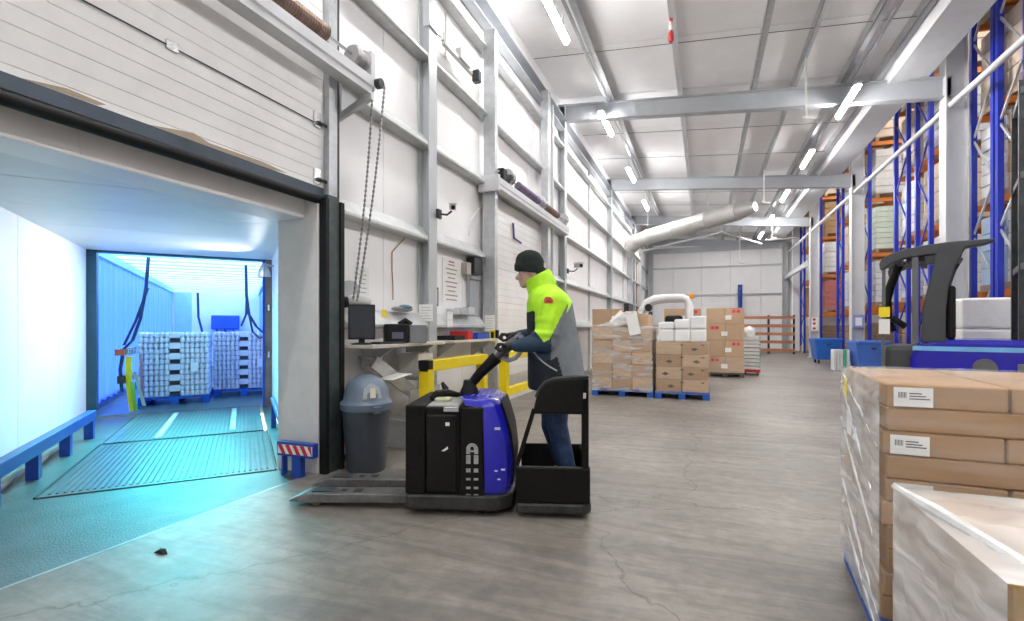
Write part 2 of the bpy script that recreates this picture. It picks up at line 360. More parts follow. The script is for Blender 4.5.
for y in RAFT:
    b = MB()
    for lo, hi, hw in ((0, 0.022, 0.10), (RD-0.022, RD, 0.10), (0.022, RD-0.022, 0.008)):
        x0, x1 = XC-0.17, XR+0.1; za, zb = z_under(x0), z_under(x1); i = len(b.v)
        b.v += [(x0, y-hw, za+lo), (x1, y-hw, zb+lo), (x1, y+hw, zb+lo), (x0, y+hw, za+lo), (x0, y-hw, za+hi), (x1, y-hw, zb+hi), (x1, y+hw, zb+hi), (x0, y+hw, za+hi)]
        for q in ((0, 3, 2, 1), (4, 5, 6, 7), (0, 1, 5, 4), (1, 2, 6, 5), (2, 3, 7, 6), (3, 0, 4, 7)): b.face([i+j for j in q])
    b.obj('rafter', rafter_m, ce)
for x in (-2.17, -0.58, 0.97, 1.80, 2.68, 3.30):
    wd = 0.10 if x != 1.80 else 0.07
    for ya, yb in zip(RAFT[:-1], RAFT[1:]):
        b = MB(); z = z_under(x)+RD
        b.box(x-0.006, x+0.006, ya+0.01, yb-0.01, z, z+PD); b.box(x-0.006, x+wd, ya+0.01, yb-0.01, z, z+0.012)
        b.obj('purlin', galv if x != -0.58 else col_light, ce)
# thin sag rods across the purlins
for y in [r+BAY*q for r in RAFT[1:-1] for q in (0.33, 0.66)]:
    MB().tube([(-3.4, y, z_under(-3.4)+RD+0.05), (3.3, y, z_under(3.3)+RD+0.05)], 0.006, 5).obj('sag_rod', dark_steel, ce)
# ---- right side: columns, eaves gutter and ties (the hall with the racking opens behind them)
wr = struct('wall_right', label='row of grey steel columns with eaves gutter and tie tubes')
for y in RAFT[1:-1]:
    hcol(wr, XR+0.14, y, 9.4, 0.36, 0.30, col_light, tf=0.022)
    MB().box(XR-0.1, XR+0.4, y-0.22, y+0.22, 0, 0.025).obj('base_plate', col_grey, wr)
gz = z_under(3.9)+RD
gpf = [(-0.42, 0.55), (-0.42, 0.10), (-0.30, -0.02), (0.34, -0.02), (0.42, 0.06), (0.42, 0.9), (0.40, 0.9), (0.40, 0.07), (0.33, 0.0), (-0.29, 0.0), (-0.40, 0.11), (-0.40, 0.55)]
for ya, yb in zip(RAFT[:-1], RAFT[1:]):
    MB().profile(gpf, (3.85, ya+0.01, gz), (3.85, yb-0.01, gz)).obj('eaves_gutter', col_light, wr)
for ya, yb in zip(RAFT[1:-2], RAFT[2:-1]):
    MB().tube([(XR+0.05, ya+0.15, 5.76), (XR+0.05, yb-0.15, 5.76)], 0.06, 12).obj('tie_tube', col_light, wr, smooth=True)
MB().tube([(XR+0.05, RAFT[5]+0.15, 5.76), (XR+0.05, YEND-0.1, 5.76)], 0.06, 12).obj('tie_tube', col_light, wr, smooth=True)
MB().bar((XR-0.15, RAFT[5]+0.2, 4.25), (XR-0.15, YEND-0.2, 4.25), 0.12, 0.22).obj('crash_beam', col_light, wr)
ch = MB().box(4.28, 26, -8.4, YEND+0.2, 9.5, 9.6).obj('ceiling_racking', deck_m); ch['kind'] = 'structure'
wu = MB().box(4.27, 4.30, -8.4, YEND+0.1, 7.1, 9.5).obj('wall_right_upper', white_panel); wu['kind'] = 'structure'
# ---- dock bay set at an angle in the left wall : local frame t (outwards), n (to the right)
PHI = math.radians(49.0)
TV = Vector((-math.sin(PHI), math.cos(PHI), 0)); NV = Vector((math.cos(PHI), math.sin(PHI), 0))
def TN(t, n, z=0): return TV*t+NV*n+Vector((0, 0, z))
DROT = PHI                     # local +y of the dock frame is TV, +x is NV
# reveal of the opening
wd_ = struct('wall_dock_reveal', label='white reveal around the dock opening')
MB().box(-3.83, -3.345, 3.72, 3.995, 0, 2.6).obj('jamb_block', mat('grimy_white_panel', (0.74, 0.72, 0.70), 0.5, var=0.10, scale=2.2), wd_, bevel=0.01)
MB().box(-3.85, XP-0.005, -0.9, 3.72, 2.38, 2.62).obj('lintel', white_panel, wd_, bevel=0.012)
MB().box(-3.92, XP-0.005, -1.2, -0.9, 0, 2.6).obj('jamb_block', white_panel, wd_)
MB().box(-3.34, -3.275, 3.78, 3.93, 0, 2.6).obj('guide_channel', mat('weathered_dark_channel', (0.10, 0.13, 0.13), 0.5, 0.5, var=0.25, scale=6), wd_)
MB().box(-3.34, -3.265, 3.735, 3.78, 0, 2.56).obj('rubber_seal', black_m, wd_)
MB().box(-3.34, -3.255, 3.93, 3.98, 0, 2.56).obj('rubber_seal', black_m, wd_)
MB().box(-3.34, -3.275, 3.79, 3.90, 2.6, 6.3).obj('door_track', galv, wd_)
MB().box(-3.36, -3.30, 3.90, 3.96, 2.6, 6.4).obj('door_track', dark_steel, wd_)
wdl = struct('wall_dock_left', rz=DROT, label='white panel side wall of the dock bay')
wdr = struct('wall_dock_right', rz=DROT, label='white panel side wall of the dock bay beside the reveal')
NL, NR, T0, TEND = -2.05, 0.44, 5.2, 9.58
for a, b in ((1.9, 3.6), (3.6, 5.3), (5.3, 7.0), (7.0, 8.3), (8.3, TEND)):
    MB().box(NL-0.1, NL, a+0.004, b-0.004, 0, 2.56).obj('wall_panel', white_panel, wdl, bevel=0.004, seg=1)
for a, b in ((5.28, 7.0), (7.0, 8.3), (8.3, TEND)):
    MB().box(NR, NR+0.1, a+0.004, b-0.004, 0, 2.56).obj('wall_panel', white_panel, wdr, bevel=0.004, seg=1)
cd = struct('ceiling_dock', rz=DROT, label='ribbed white ceiling of the dock bay')
MB().box(NL-0.16, NL-0.11, 1.8, TEND, -0.2, 2.6).obj('light_block_sheet', col_grey, wdl); MB().box(NR+0.11, NR+0.16, 5.4, TEND, -0.2, 2.6).obj('light_block_sheet', col_grey, wdr)  # unseen backing sheets added against light through the side wall seams
ribm = mat('fine_ribbed_sheet', (0.80, 0.80, 0.81), 0.45, var=0.03, wave=('Y', 9.0, 0.25))
TW = lambda n: (-3.93 - NV.x*n)/TV.x    # t of the wall line at given n
tsp = [None, 5.2, 6.3, 7.4, 8.5, TEND]
b = MB(); b.prism([(NL, TW(NL)), (NR, TW(NR)), (NR, 5.2), (NL, 5.2)] if TW(NR) < 5.19 else [(NL, TW(NL)), (0.40, 5.19), (NL, 5.19)], 'z', 2.52, 2.56); b.obj('ceiling_panel', ribm, cd)
MB().prism([(NL-0.1, TW(NL)-0.3), (NR+0.1, TW(NR)-0.1), (NR+0.1, TEND), (NL-0.1, TEND)], 'z', 2.565, 2.6).obj('light_block_sheet', col_grey, cd)  # added sheet above the dock ceiling, stops light through panel gaps
for a, bb_ in zip(tsp[1:-1], tsp[2:]): MB().box(NL, NR, a+0.004, bb_-0.004, 2.52, 2.56).obj('ceiling_panel', ribm, cd)
# dock floor
fd = struct('floor_dock', rz=DROT, label='steel plated floor of the dock bay')
TWF = lambda n: (-3.42 - NV.x*n)/TV.x
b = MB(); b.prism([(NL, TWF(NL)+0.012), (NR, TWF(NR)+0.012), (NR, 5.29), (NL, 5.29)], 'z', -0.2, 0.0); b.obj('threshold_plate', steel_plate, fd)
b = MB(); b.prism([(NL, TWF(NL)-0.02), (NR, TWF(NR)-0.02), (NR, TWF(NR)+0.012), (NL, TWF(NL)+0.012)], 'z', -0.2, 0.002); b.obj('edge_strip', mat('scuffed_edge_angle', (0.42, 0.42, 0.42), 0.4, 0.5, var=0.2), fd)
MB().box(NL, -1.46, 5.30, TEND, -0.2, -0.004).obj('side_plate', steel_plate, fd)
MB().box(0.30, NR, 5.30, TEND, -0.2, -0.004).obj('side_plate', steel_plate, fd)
# ---- lighting of the racking hall (high bay battens above the racks, out of the picture)
def batten(parent_label, group, loc, length=1.55, wire=0.25, parts=True, name='ceiling_light'):
    t = thing(name, parent_label, 'light', loc, 0, group)
    MB().prism([(-0.07, 0.018), (-0.06, 0.085), (0.06, 0.085), (0.07, 0.018), (0.064, 0.018), (0.05, 0.034), (-0.05, 0.034), (-0.064, 0.018)], 'y', -length/2, length/2).obj('housing', col_light, t)
    MB().prism([(-0.05, 0.035), (-0.045, -0.02), (-0.02, -0.045), (0.02, -0.045), (0.045, -0.02), (0.05, 0.035)], 'y', -length/2+0.02, length/2-0.02).obj('diffuser', lamp_m, t, smooth=True)
    for s in (-1, 1): MB().tube([(0, s*length*0.36, 0.085), (0, s*length*0.36, 0.085+wire)], 0.006, 5).obj('hanger', galv, t)
    return t
def nth(i): return ('nearest', 'second', 'third', 'fourth', 'fifth', 'sixth', 'seventh')[i]
ly = [-6.3, -1.4, 3.4, 8.2, 12.95, 17.6, 22.2, 26.6]
for i, y in enumerate(ly):
    x = -2.36; z = z_under(x)+RD-0.38 if y < 25 else z_under(x)-0.4
    lab = 'white strip light of the row along the left wall, ' + (nth(i-3)+' one in view' if i >= 3 else 'behind the viewpoint over '+('the rear', 'the floor', 'the door')[i])
    batten(lab, 'strip lights along the left wall', (x, y, z), wire=z_under(x)+RD-z-0.085)
lyr = [-5.4, -1.0, 3.4, 7.8, 12.2, 16.6, 20.9, 25.2, 29.4]
for i, y in enumerate(lyr):
    x = 2.75; z = z_under(x)+RD-0.33 if abs(y-12.2) > 1 else z_under(x)-0.10
    lab = 'white strip light of the row near the gutter, ' + (nth(i-4)+' one in view' if i >= 4 else 'behind the viewpoint over '+('the rear wall', 'the rear floor', 'the carton stacks', 'the reach truck')[i])
    batten(lab, 'strip lights near the gutter', (x, y, z), wire=z_under(x)+RD-z-0.085)
for x in (-2.36, 2.75):
    tr = struct('trim_1' if x < 0 else 'trim_2', label='thin light grey lighting conduit under the roof')
    for ya, yb in zip(RAFT[:-1], RAFT[1:]): MB().bar((x+0.12, ya+0.1, z_under(x)+RD-0.05), (x+0.12, yb-0.1, z_under(x)+RD-0.05), 0.05, 0.04).obj('conduit', galv, tr)
for i, (x, y) in enumerate(((7.5, 3), (7.5, 9.3), (7.5, 13.5), (7.5, 18.2), (7.5, 24.8), (14, 8), (14, 18))):
    batten('long high strip light over the '+('first', 'second', 'third', 'fourth', 'fifth', 'sixth', 'seventh')[i]+' bay of the racking hall', 'high lights over the racking', (x, y, 9.2), 3.0, 0.2)
# ================================================================== DOORS
def door_sections(parent, x, y0, y1, z0, z1, nsec, ribs=6):
    h = (z1-z0)/nsec
    for i in range(nsec):
        a = z0+i*h+0.003; b_ = z0+(i+1)*h-0.003; poly = [(x-0.04, a), (x, a)]
        for k in range(1, ribs):
            z = a+(b_-a)*k/ribs; poly += [(x, z-0.006), (x-0.006, z-0.002), (x-0.006, z+0.002), (x, z+0.006)]
        poly += [(x, b_), (x-0.04, b_)]
        MB().prism(poly, 'y', y0, y1).obj('door_section', door_white, parent)
def spring(parent, x, y0, y1, z, r, m):
    n = int((y1-y0)/0.014); pts = []; rs = []
    for i in range(n+1): pts.append((x, y0+(y1-y0)*i/n, z)); rs.append(r*(1.0 if i % 2 else 0.9))
    MB().tube(pts, rs, 14).obj('torsion_spring', m, parent, smooth=False)
spring_brown = mat('rusty_spring', (0.30, 0.20, 0.16), 0.5, 0.5, var=0.25, scale=8)
spring_violet = mat('violet_grey_spring', (0.25, 0.20, 0.30), 0.5, 0.5, var=0.2, scale=8)
d1 = struct('door_1', label='white ribbed sectional dock door raised above the opening')
XD = -3.34
door_sections(d1, XD, -0.95, 3.775, 2.60, 5.16, 4)
MB().box(XD-0.045, XD+0.012, -0.95, 3.775, 2.575, 2.66).obj('bottom_rail', mat('dark_blue_grey_rail', (0.06, 0.08, 0.11), 0.45, 0.3, var=0.2), d1)
MB().tube([(XD-0.015, -0.95, 2.55), (XD-0.015, 1.2, 2.535), (XD-0.015, 3.775, 2.55)], 0.042, 10).obj('bottom_seal', black_m, d1, smooth=True)
for y, z in ((3.70, 3.27), (3.70, 2.75), (3.70, 3.9)):
    h = MB().box(XD, XD+0.02, y-0.05, y+0.03, z-0.07, z+0.07).obj('hinge', chrome, d1); MB().tube([(XD+0.03, y-0.02, z-0.03), (XD+0.03, y+0.16, z-0.03)], 0.016, 8).obj('roller', dark_steel, h)
MB().box(XD, XD+0.018, 2.30, 2.38, 3.21, 3.27).obj('hinge', chrome, d1)
MB().tube([(XD+0.012, 0.0, 3.235), (XD+0.012, 3.7, 3.235)], 0.005, 5).obj('lift_cable', ink, d1)
for pts in (((1.55, 2.665), (1.75, 2.70), (1.95, 2.69), (1.9, 2.668)), ((2.2, 2.665), (2.5, 2.72), (2.62, 2.69), (3.1, 2.70), (3.35, 2.68), (3.2, 2.666)), ((0.9, 2.68), (1.2, 2.70), (1.25, 2.69), (0.95, 2.67))):
    MB().prism(pts, 'x', XD+0.0005, XD+0.002).obj('worn_edge', mat('bare_tan_edge', (0.45, 0.36, 0.27), 0.8), d1)
# header beam, spring, shaft, drum, hoist
hb = [(-0.07, 0.09), (-0.07, -0.09), (0.07, -0.09), (0.07, -0.065), (0.055, -0.065), (0.055, -0.02), (0.07, -0.005), (0.07, 0.09)]
MB().profile(hb, (-3.16, -1.0, 3.77), (-3.16, 4.22, 3.77)).obj('header_beam', col_light, d1)
MB().prism([(-3.5, 3.46), (-3.08, 3.62), (-3.08, 3.68), (-3.5, 3.68)], 'y', 4.16, 4.2).obj('bracket', col_light, d1)
MB().prism([(3.9, 3.42), (4.2, 3.68), (3.9, 3.68)], 'x', -3.24, -3.22).obj('bracket', col_light, d1)
SZ = 3.98
spring(d1, -3.16, 1.7, 3.60, SZ, 0.075, spring_brown)
MB().tube([(-3.16, -1.0, SZ), (-3.16, 4.25, SZ)], 0.016, 8).obj('shaft', chrome, d1, smooth=True)
MB().tube([(-3.16, 3.96, SZ), (-3.16, 3.99, SZ), (-3.16, 4.0, SZ), (-3.16, 4.10, SZ), (-3.16, 4.11, SZ), (-3.16, 4.13, SZ)], [0.085, 0.105, 0.09, 0.085, 0.11, 0.11], 24).obj('cable_drum', mat('cast_aluminium', (0.42, 0.41, 0.41), 0.4, 0.6, var=0.1), d1, smooth=True)
MB().box(-3.22, -3.10, 4.19, 4.26, 3.74, 4.12).obj('bearing_plate', col_light, d1, bevel=0.01)
hw = MB().tube([(-3.10, 4.28, 3.82), (-3.04, 4.28, 3.82)], 0.05, 14).obj('hoist_wheel', dark_steel, d1, smooth=True)
def chain(p0, p1, parent, sag=0.03, r=0.011):
    p0 = Vector(p0); p1 = Vector(p1); n = int((p1-p0).length/0.016); pts = []; rs = []
    for i in range(n+1):
        q = i/n; p = p0.lerp(p1, q); p.x += sag*math.sin(PI*q); pts.append(p); rs.append(r if i % 3 else r*0.45)
    return MB().tube(pts, rs, 6).obj('hand_chain', mat('dull_chain', (0.22, 0.22, 0.23), 0.45, 0.5), parent)
chain((-3.10, 4.22, 3.8), (-3.25, 4.10, 1.62), d1, r=0.012); chain((-3.02, 4.30, 3.8), (-3.25, 4.16, 1.62), d1, r=0.012)
d2 = struct('door_2', label='closed white sectional dock door behind the operator')
door_sections(d2, -3.43, DOOR2[0]+0.05, DOOR2[1]-0.05, 0.0, 3.62, 6, 5)
MB().bar((-3.30, DOOR2[0], 0), (-3.30, DOOR2[0], 6.25), 0.12, 0.20, up=(1, 0, 0)).obj('door_track', galv, d2)
MB().bar((-3.36, DOOR2[0]+0.22, 0), (-3.36, DOOR2[0]+0.22, 3.7), 0.26, 0.06, up=(1, 0, 0)).obj('side_plate', col_light, d2)
MB().bar((-3.30, DOOR2[1], 0), (-3.30, DOOR2[1], 6.6), 0.20, 0.16, up=(1, 0, 0)).obj('door_track', galv, d2)
MB().bar((-3.32, DOOR2[1]+0.5, 0), (-3.32, DOOR2[1]+0.5, 6.5), 0.07, 0.10, up=(1, 0, 0)).obj('door_track', col_light, d2)
MB().profile(hb, (-3.16, DOOR2[0]-0.1, 3.70), (-3.16, DOOR2[1]+1.25, 3.70)).obj('header_beam', col_light, d2)
MB().box(-3.45, -3.09, DOOR2[0]-0.16, DOOR2[0]-0.1, 3.57, 3.83).obj('bracket', col_light, d2)
S2 = 3.93
MB().tube([(-3.16, DOOR2[0], S2), (-3.16, DOOR2[1]+1.15, S2)], 0.016, 8).obj('shaft', chrome, d2)
spring(d2, -3.16, 8.55, 9.75, S2, 0.07, spring_violet); spring(d2, -3.16, 10.1, 11.2, S2, 0.07, spring_brown)
for y in (8.05, 9.92, 11.65): MB().tube([(-3.16, y-0.05, S2), (-3.16, y-0.02, S2), (-3.16, y+0.03, S2), (-3.16, y+0.06, S2)], [0.14, 0.11, 0.11, 0.14], 20).obj('cable_drum', chrome, d2, smooth=True)
MB().box(-3.24, -3.10, 7.72, 7.90, 3.8, 4.0).obj('gear_motor', black_m, d2, bevel=0.01)
h = MB().box(-3.43, -3.41, 8.9, 8.95, 1.22, 1.27).obj('door_latch', dark_steel, d2)
# ================================================================== DOCK LEVELLER, RAILS, BUMPER
lv = thing('dock_leveller', 'ridged steel dock leveller lit blue in front of the trailer', 'dock leveller', (0, 0, 0), DROT)
lv_n0, lv_n1 = -1.45, 0.27
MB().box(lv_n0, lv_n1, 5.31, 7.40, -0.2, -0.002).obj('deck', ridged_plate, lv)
b = MB(); n = 34
for i in range(n):
    x = lv_n0+0.06+(lv_n1-lv_n0-0.12)*i/(n-1); b.prism([(x-0.013, -0.003), (x-0.006, 0.006), (x+0.006, 0.006), (x+0.013, -0.003)], 'y', 5.40, 7.38)
    if 0 < i < n-1: b.prism([(x-0.013, 0.010), (x-0.006, 0.017), (x+0.006, 0.017), (x+0.013, 0.010)], 'y', 7.43, TEND+0.1)
tag(b.obj('tread_ridges', ridged_plate, lv), None, kind='stuff')
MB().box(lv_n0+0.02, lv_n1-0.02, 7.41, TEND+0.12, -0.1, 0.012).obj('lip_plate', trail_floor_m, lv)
MB().tube([(lv_n0, 5.30, -0.002), (lv_n1, 5.30, -0.002)], 0.012, 8).obj('hinge_line', dark_steel, lv)
for x in (lv_n0-0.008, lv_n1+0.008): MB().box(x-0.008, x+0.008, 5.31, 7.40, -0.05, 0.012).obj('edge_strip', dark_steel, lv)
cw = mat('chalky_white_strip', (0.75, 0.78, 0.78), 0.7, var=0.35, scale=14)
for x, a, c in ((-0.92, 7.5, 9.5), (-0.12, 7.6, 9.6)): MB().box(x-0.03, x+0.03, a, c, 0.012, 0.0185).obj('grip_strip', cw, lv)
rl = thing('dock_guide_rail', 'blue square tube guide rail on posts along the dock side wall', 'rail', TN(5.1, -1.66), DROT)
MB().box(-0.045, 0.045, -0.05, 2.92, 0.215, 0.33).obj('rail', blue_paint, rl, bevel=0.008)
for t in (0.05, 0.93, 1.87, 2.8): MB().box(-0.045, 0.045, t-0.045, t+0.045, -0.003, 0.215).obj('post', blue_paint, rl)
hs = MB(); pts = []; rs = []
for i in range(150): pts.append(TN(4.4+i*0.02, -1.79+0.012*math.sin(i*0.13), 0.04)); rs.append(0.034 if i % 2 else 0.028)
tag(hs.tube(pts, rs, 8).obj('corrugated_hose', mat('grey_hose', (0.45, 0.44, 0.42), 0.6)), 'grey corrugated hose lying behind the blue guide rail', 'hose')
bp_ = thing('dock_bumper', 'blue dock bumper with red and white hazard stripes by the jamb', 'bumper', (-3.46, 3.60, 0), 0)
MB().box(-0.22, 0.20, -0.035, 0.035, 0.185, 0.315).obj('rail', blue_paint, bp_, bevel=0.006)
MB().box(-0.05, 0.05, -0.03, 0.03, 0.0, 0.185).obj('post', blue_paint, bp_)
MB().box(-0.18, -0.155, -0.02, 0.03, 0.0, 0.185).obj('side_post', blue_paint, bp_)
sb = MB().box(-0.205, 0.19, -0.037, -0.0352, 0.208, 0.292).obj('stripe_board', paper, bp_)
b = MB()
for i in range(5):
    x = -0.205+i*0.085; b.prism([(x, 0.292), (x+0.045, 0.292), (min(x+0.095, 0.19), 0.208), (min(x+0.05, 0.19), 0.208)], 'y', -0.039, -0.0372)
b.obj('red_stripes', mat('red_stripe', (0.65, 0.02, 0.03), 0.4, var=0.05), bp_)
gt = thing('dock_guide_tube', 'blue guide tube leading to the trailer beside the bumper', 'guide', TN(6.2, 0.37), DROT)
MB().tube([(0.0, -0.75, 0.33), (0.0, 0.6, 0.34), (0.0, 1.6, 0.36)], 0.035, 10).obj('tube', blue_paint, gt, smooth=True)
for t in (-0.6, 1.4): MB().box(-0.03, 0.03, t-0.03, t+0.03, -0.005, 0.30).obj('post', blue_paint, gt)
# dock lamp on its arm
dl = thing('dock_lamp', 'small metal dock lamp on the wall beside the trailer opening', 'lamp', TN(8.9, 0.40, 2.24), DROT)
MB().tube([(0.03, 0, 0.1), (-0.08, 0.05, 0.12)], 0.015, 8).obj('arm', galv, dl)
MB().lathe([(0.03, 0.12), (0.05, 0.08), (0.09, -0.02), (0.10, -0.1)], 16, (-0.1, 0.05, 0.02)).obj('shade', chrome, dl, smooth=True)
area_light('dock_lamp_light', TN(8.8, 0.26, 2.28), TN(7.2, -2.05, 1.0), 0.25, 0.25, 12, (1.0, 0.97, 0.94), None, 125)
# ================================================================== TRAILER
tl = thing('semi_trailer', 'curtain sided trailer with blue curtains docked at the opening', 'trailer', (0, 0, 0), DROT)
TA, TB, RL, RR, ZT = TEND+0.13, 20.4, -2.14, 0.58, 2.66
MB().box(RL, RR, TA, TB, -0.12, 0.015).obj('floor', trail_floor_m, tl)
curt = translucent_mat('blue_curtain', (0.04, 0.12, 0.60), 0.5)
roofm = translucent_mat('translucent_roof_sheet', (0.75, 0.93, 0.95), 0.6)
for nm, xw, sgn in (('curtain', RL, 1), ('curtain', RR, -1)):
    b = MB(); rings = []; N_ = 180
    for i in range(N_+1):
        t = TA+(TB-TA)*i/N_; off = 0.035*math.sin(t*14.5)+0.012*math.sin(t*37+1)
        col = []
        for j in range(7):
            z = 0.1+(ZT-0.22)*j/6; k = 1-0.75*(j/6)
            col.append((xw+sgn*(0.035+off*k), t, z))
        rings.append(col)
    for col in rings: b.v += col
    for i in range(N_):
        for j in range(6): b.face([i*7+j, (i+1)*7+j, (i+1)*7+j+1, i*7+j+1])
    b.obj(nm, curt, tl, smooth=True)
    MB().box(xw-0.03 if sgn < 0 else xw-0.02, xw+0.02 if sgn < 0 else xw+0.03, TA, TB, 0.0, 0.14).obj('side_rail', blue_paint, tl)
    MB().box(*(sorted((xw, xw+sgn*0.10))), TA, TB, ZT-0.14, ZT).obj('cant_rail', mat('teal_alloy_rail', (0.35, 0.6, 0.68), 0.4, 0.2, var=0.08), tl)
n = 9
for i in range(n):
    a = TA+(TB-TA)*i/n; c = TA+(TB-TA)*(i+1)/n
    MB().box(RL, RR, a+0.004, c-0.004, ZT, ZT+0.02).obj('roof_sheet', roofm, tl)
for i in range(1, 16):
    a = TA+(TB-TA)*i/16; MB().bar((RL+0.1, a, ZT-0.03), (RR-0.1, a, ZT-0.03), 0.05, 0.03).obj('roof_bow', mat('alloy_bow', (0.6, 0.75, 0.78), 0.35, 0.4), tl)
MB().box(RL, RR, TB, TB+0.06, 0, ZT).obj('bulkhead', white_panel, tl)
MB().box(RL+0.12, RL+0.6, TB-0.05, TB, 0, ZT-0.1).obj('bulkhead_panel', mat('pale_blue_panel', (0.45, 0.68, 0.85), 0.5), tl)
un = MB().box(-0.95, -0.10, TB-0.42, TB, 1.30, 1.78).obj('cooling_unit', mat('deep_blue_case', (0.02, 0.10, 0.45), 0.45), tl, bevel=0.03)
for x in (-0.8, -0.55, -0.3): MB().tube([(x, TB-0.3, 1.3), (x+0.04, TB-0.3, 1.1), (x-0.03, TB-0.3, 0.95)], 0.03, 6).obj('unit_hose', blue_paint, un)
tealf = mat('teal_rear_frame', (0.04, 0.12, 0.19), 0.4, 0.3, var=0.15)
MB().box(NL-0.02, NL+0.12, TEND, TA, 0, 2.56).obj('rear_post', tealf, tl)
MB().box(NR-0.10, NR+0.02, TEND, TA, 0, 2.56).obj('rear_post', mat('rusty_rear_post', (0.32, 0.22, 0.20), 0.45, 0.3, var=0.2), tl)
MB().box(NR-0.14, NR-0.105, TEND-0.02, TA, 0, 2.52).obj('rear_seal', blue_paint, tl)
MB().box(NL-0.02, NR+0.02, TEND, TA, 2.49, 2.60).obj('rear_header', tealf, tl)
for z in (0.9, 1.7): MB().tube([(NR-0.05, TEND-0.03, z-0.05), (NR-0.05, TEND-0.03, z+0.05)], 0.02, 8).obj('hinge', chrome, tl)
# straps hanging from the roof
strapm = mat('dark_blue_webbing', (0.02, 0.05, 0.14), 0.7)
def strap(pts, wd, m, parent, name='strap'):
    b = MB()
    P = [Vector(p) for p in pts]
    for i, p in enumerate(P):
        b.v += [tuple(p+Vector((-wd/2, 0, 0))), tuple(p+Vector((wd/2, 0, 0))), tuple(p+Vector((wd/2, 0.006, 0))), tuple(p+Vector((-wd/2, 0.006, 0)))]
    for i in range(len(P)-1):
        for k in range(4): b.face([i*4+k, i*4+(k+1) % 4, i*4+4+(k+1) % 4, i*4+4+k])
    b.face([3, 2, 1, 0]); q = 4*(len(P)-1); b.face([q, q+1, q+2, q+3]); return b.obj(name, m, parent)
strap([(-1.35, 10.0, 2.50), (-1.38, 9.98, 2.0), (-1.45, 9.95, 1.5), (-1.55, 9.93, 1.15), (-1.66, 9.92, 1.02), (-1.70, 9.9, 0.7), (-1.68, 9.9, 0.35)], 0.05, strapm, tl)
strap([(-1.36, 10.02, 2.0), (-1.52, 9.98, 1.45), (-1.66, 9.94, 1.08)], 0.04, strapm, tl)
strap([(0.05, 10.4, 2.5), (0.06, 10.4, 1.95), (0.10, 10.4, 1.6), (0.22, 10.4, 1.38), (0.34, 10.4, 1.25)], 0.05, strapm, tl)
strap([(0.10, 10.38, 1.6), (0.16, 10.38, 1.28), (0.28, 10.38, 1.15), (0.37, 10.38, 1.22), (0.38, 10.38, 1.35)], 0.035, strapm, tl)
strap([(0.36, 10.38, 1.2), (0.38, 10.38, 0.8), (0.36, 10.38, 0.45)], 0.03, strapm, tl)
strap([(-1.30, TB-1.0, 2.5), (-1.28, TB-1, 1.7), (-1.15, TB-1, 1.1)], 0.07, strapm, tl)
strap([(0.12, TB-1.0, 2.5), (0.10, TB-1, 1.8), (-0.05, TB-1, 1.4)], 0.07, strapm, tl)
MB().box(-1.76, -1.64, 9.84, 9.9, 0.92, 1.02).obj('ratchet', mat('orange_red_plastic', (0.55, 0.12, 0.05), 0.5), tl); MB().box(-1.73, -1.63, 9.84, 9.9, 0.48, 0.60).obj('ratchet', dark_steel, tl)
# load bars with yellow straps at the left curtain
for z in (0.98, 0.56):
    lb = MB().tube([(-1.68, 9.95, z-0.05), (-1.62, 10.2, z), (-1.68, 10.7, z+0.02)], 0.03, 8).obj('load_bar', chrome, tl)
    for k in range(4): MB().box(-1.70+0.02*k, -1.62+0.01*k, 9.98+0.17*k, 10.06+0.17*k, z-0.06, z+0.05).obj('bar_clip', galv, lb)
yl = mat('yellow_webbing', (0.80, 0.78, 0.02), 0.6); gl = mat('green_webbing', (0.15, 0.55, 0.05), 0.6); pk = mat('pink_webbing', (0.7, 0.3, 0.35), 0.6)
strap([(-1.60, 9.95, 0.90), (-1.60, 9.93, 0.5), (-1.57, 9.92, 0.25), (-1.54, 9.92, 0.03)], 0.085, yl, tl)
strap([(-1.55, 9.90, 0.5), (-1.52, 9.9, 0.2), (-1.50, 9.9, 0.03)], 0.05, gl, tl)
strap([(-1.50, 10.3, 0.92), (-1.49, 10.3, 0.5), (-1.45, 10.3, 0.05)], 0.035, pk, tl)
strap([(-1.56, 10.25, 0.60), (-1.50, 10.25, 0.3), (-1.44, 10.25, 0.06)], 0.05, mat('lime_white_webbing', (0.6, 0.75, 0.5), 0.6), tl)
# added cyan fill: unseen glowing strip behind the trailer header, with an area light
def fill_strip(t, n, power, label):
    l = thing('added_fill_strip', label, 'lamp', TN(t, n, ZT-0.075), DROT, 'added fill strips')
    MB().box(-0.5, 0.5, -0.04, 0.04, 0.0, 0.03).obj('housing', chrome, l)
    MB().box(-0.48, 0.48, -0.03, 0.03, -0.012, 0.0).obj('lens', mat('cyan_fill_glow', (0.7, 1, 1), 0.4, var=0, emit=(0.12, 0.75, 1.0), es=14), l)
    return l
fill_strip(9.86, -0.75, 0, 'added cyan fill strip hidden behind the trailer header')
def area_tn(name, t, n, z, tt, tn, tz, sx, sy, pw, col, sp=180): return area_light(name, TN(t, n, z), TN(tt, tn, tz), sx, sy, pw, col, None, sp)
area_tn('added_fill_light', 9.86, -0.75, 2.52, 7.4, -0.7, 0.0, 1.0, 0.1, 21, (0.015, 0.76, 0.88), 75)  # fill light added for the cyan spill on the dock floor
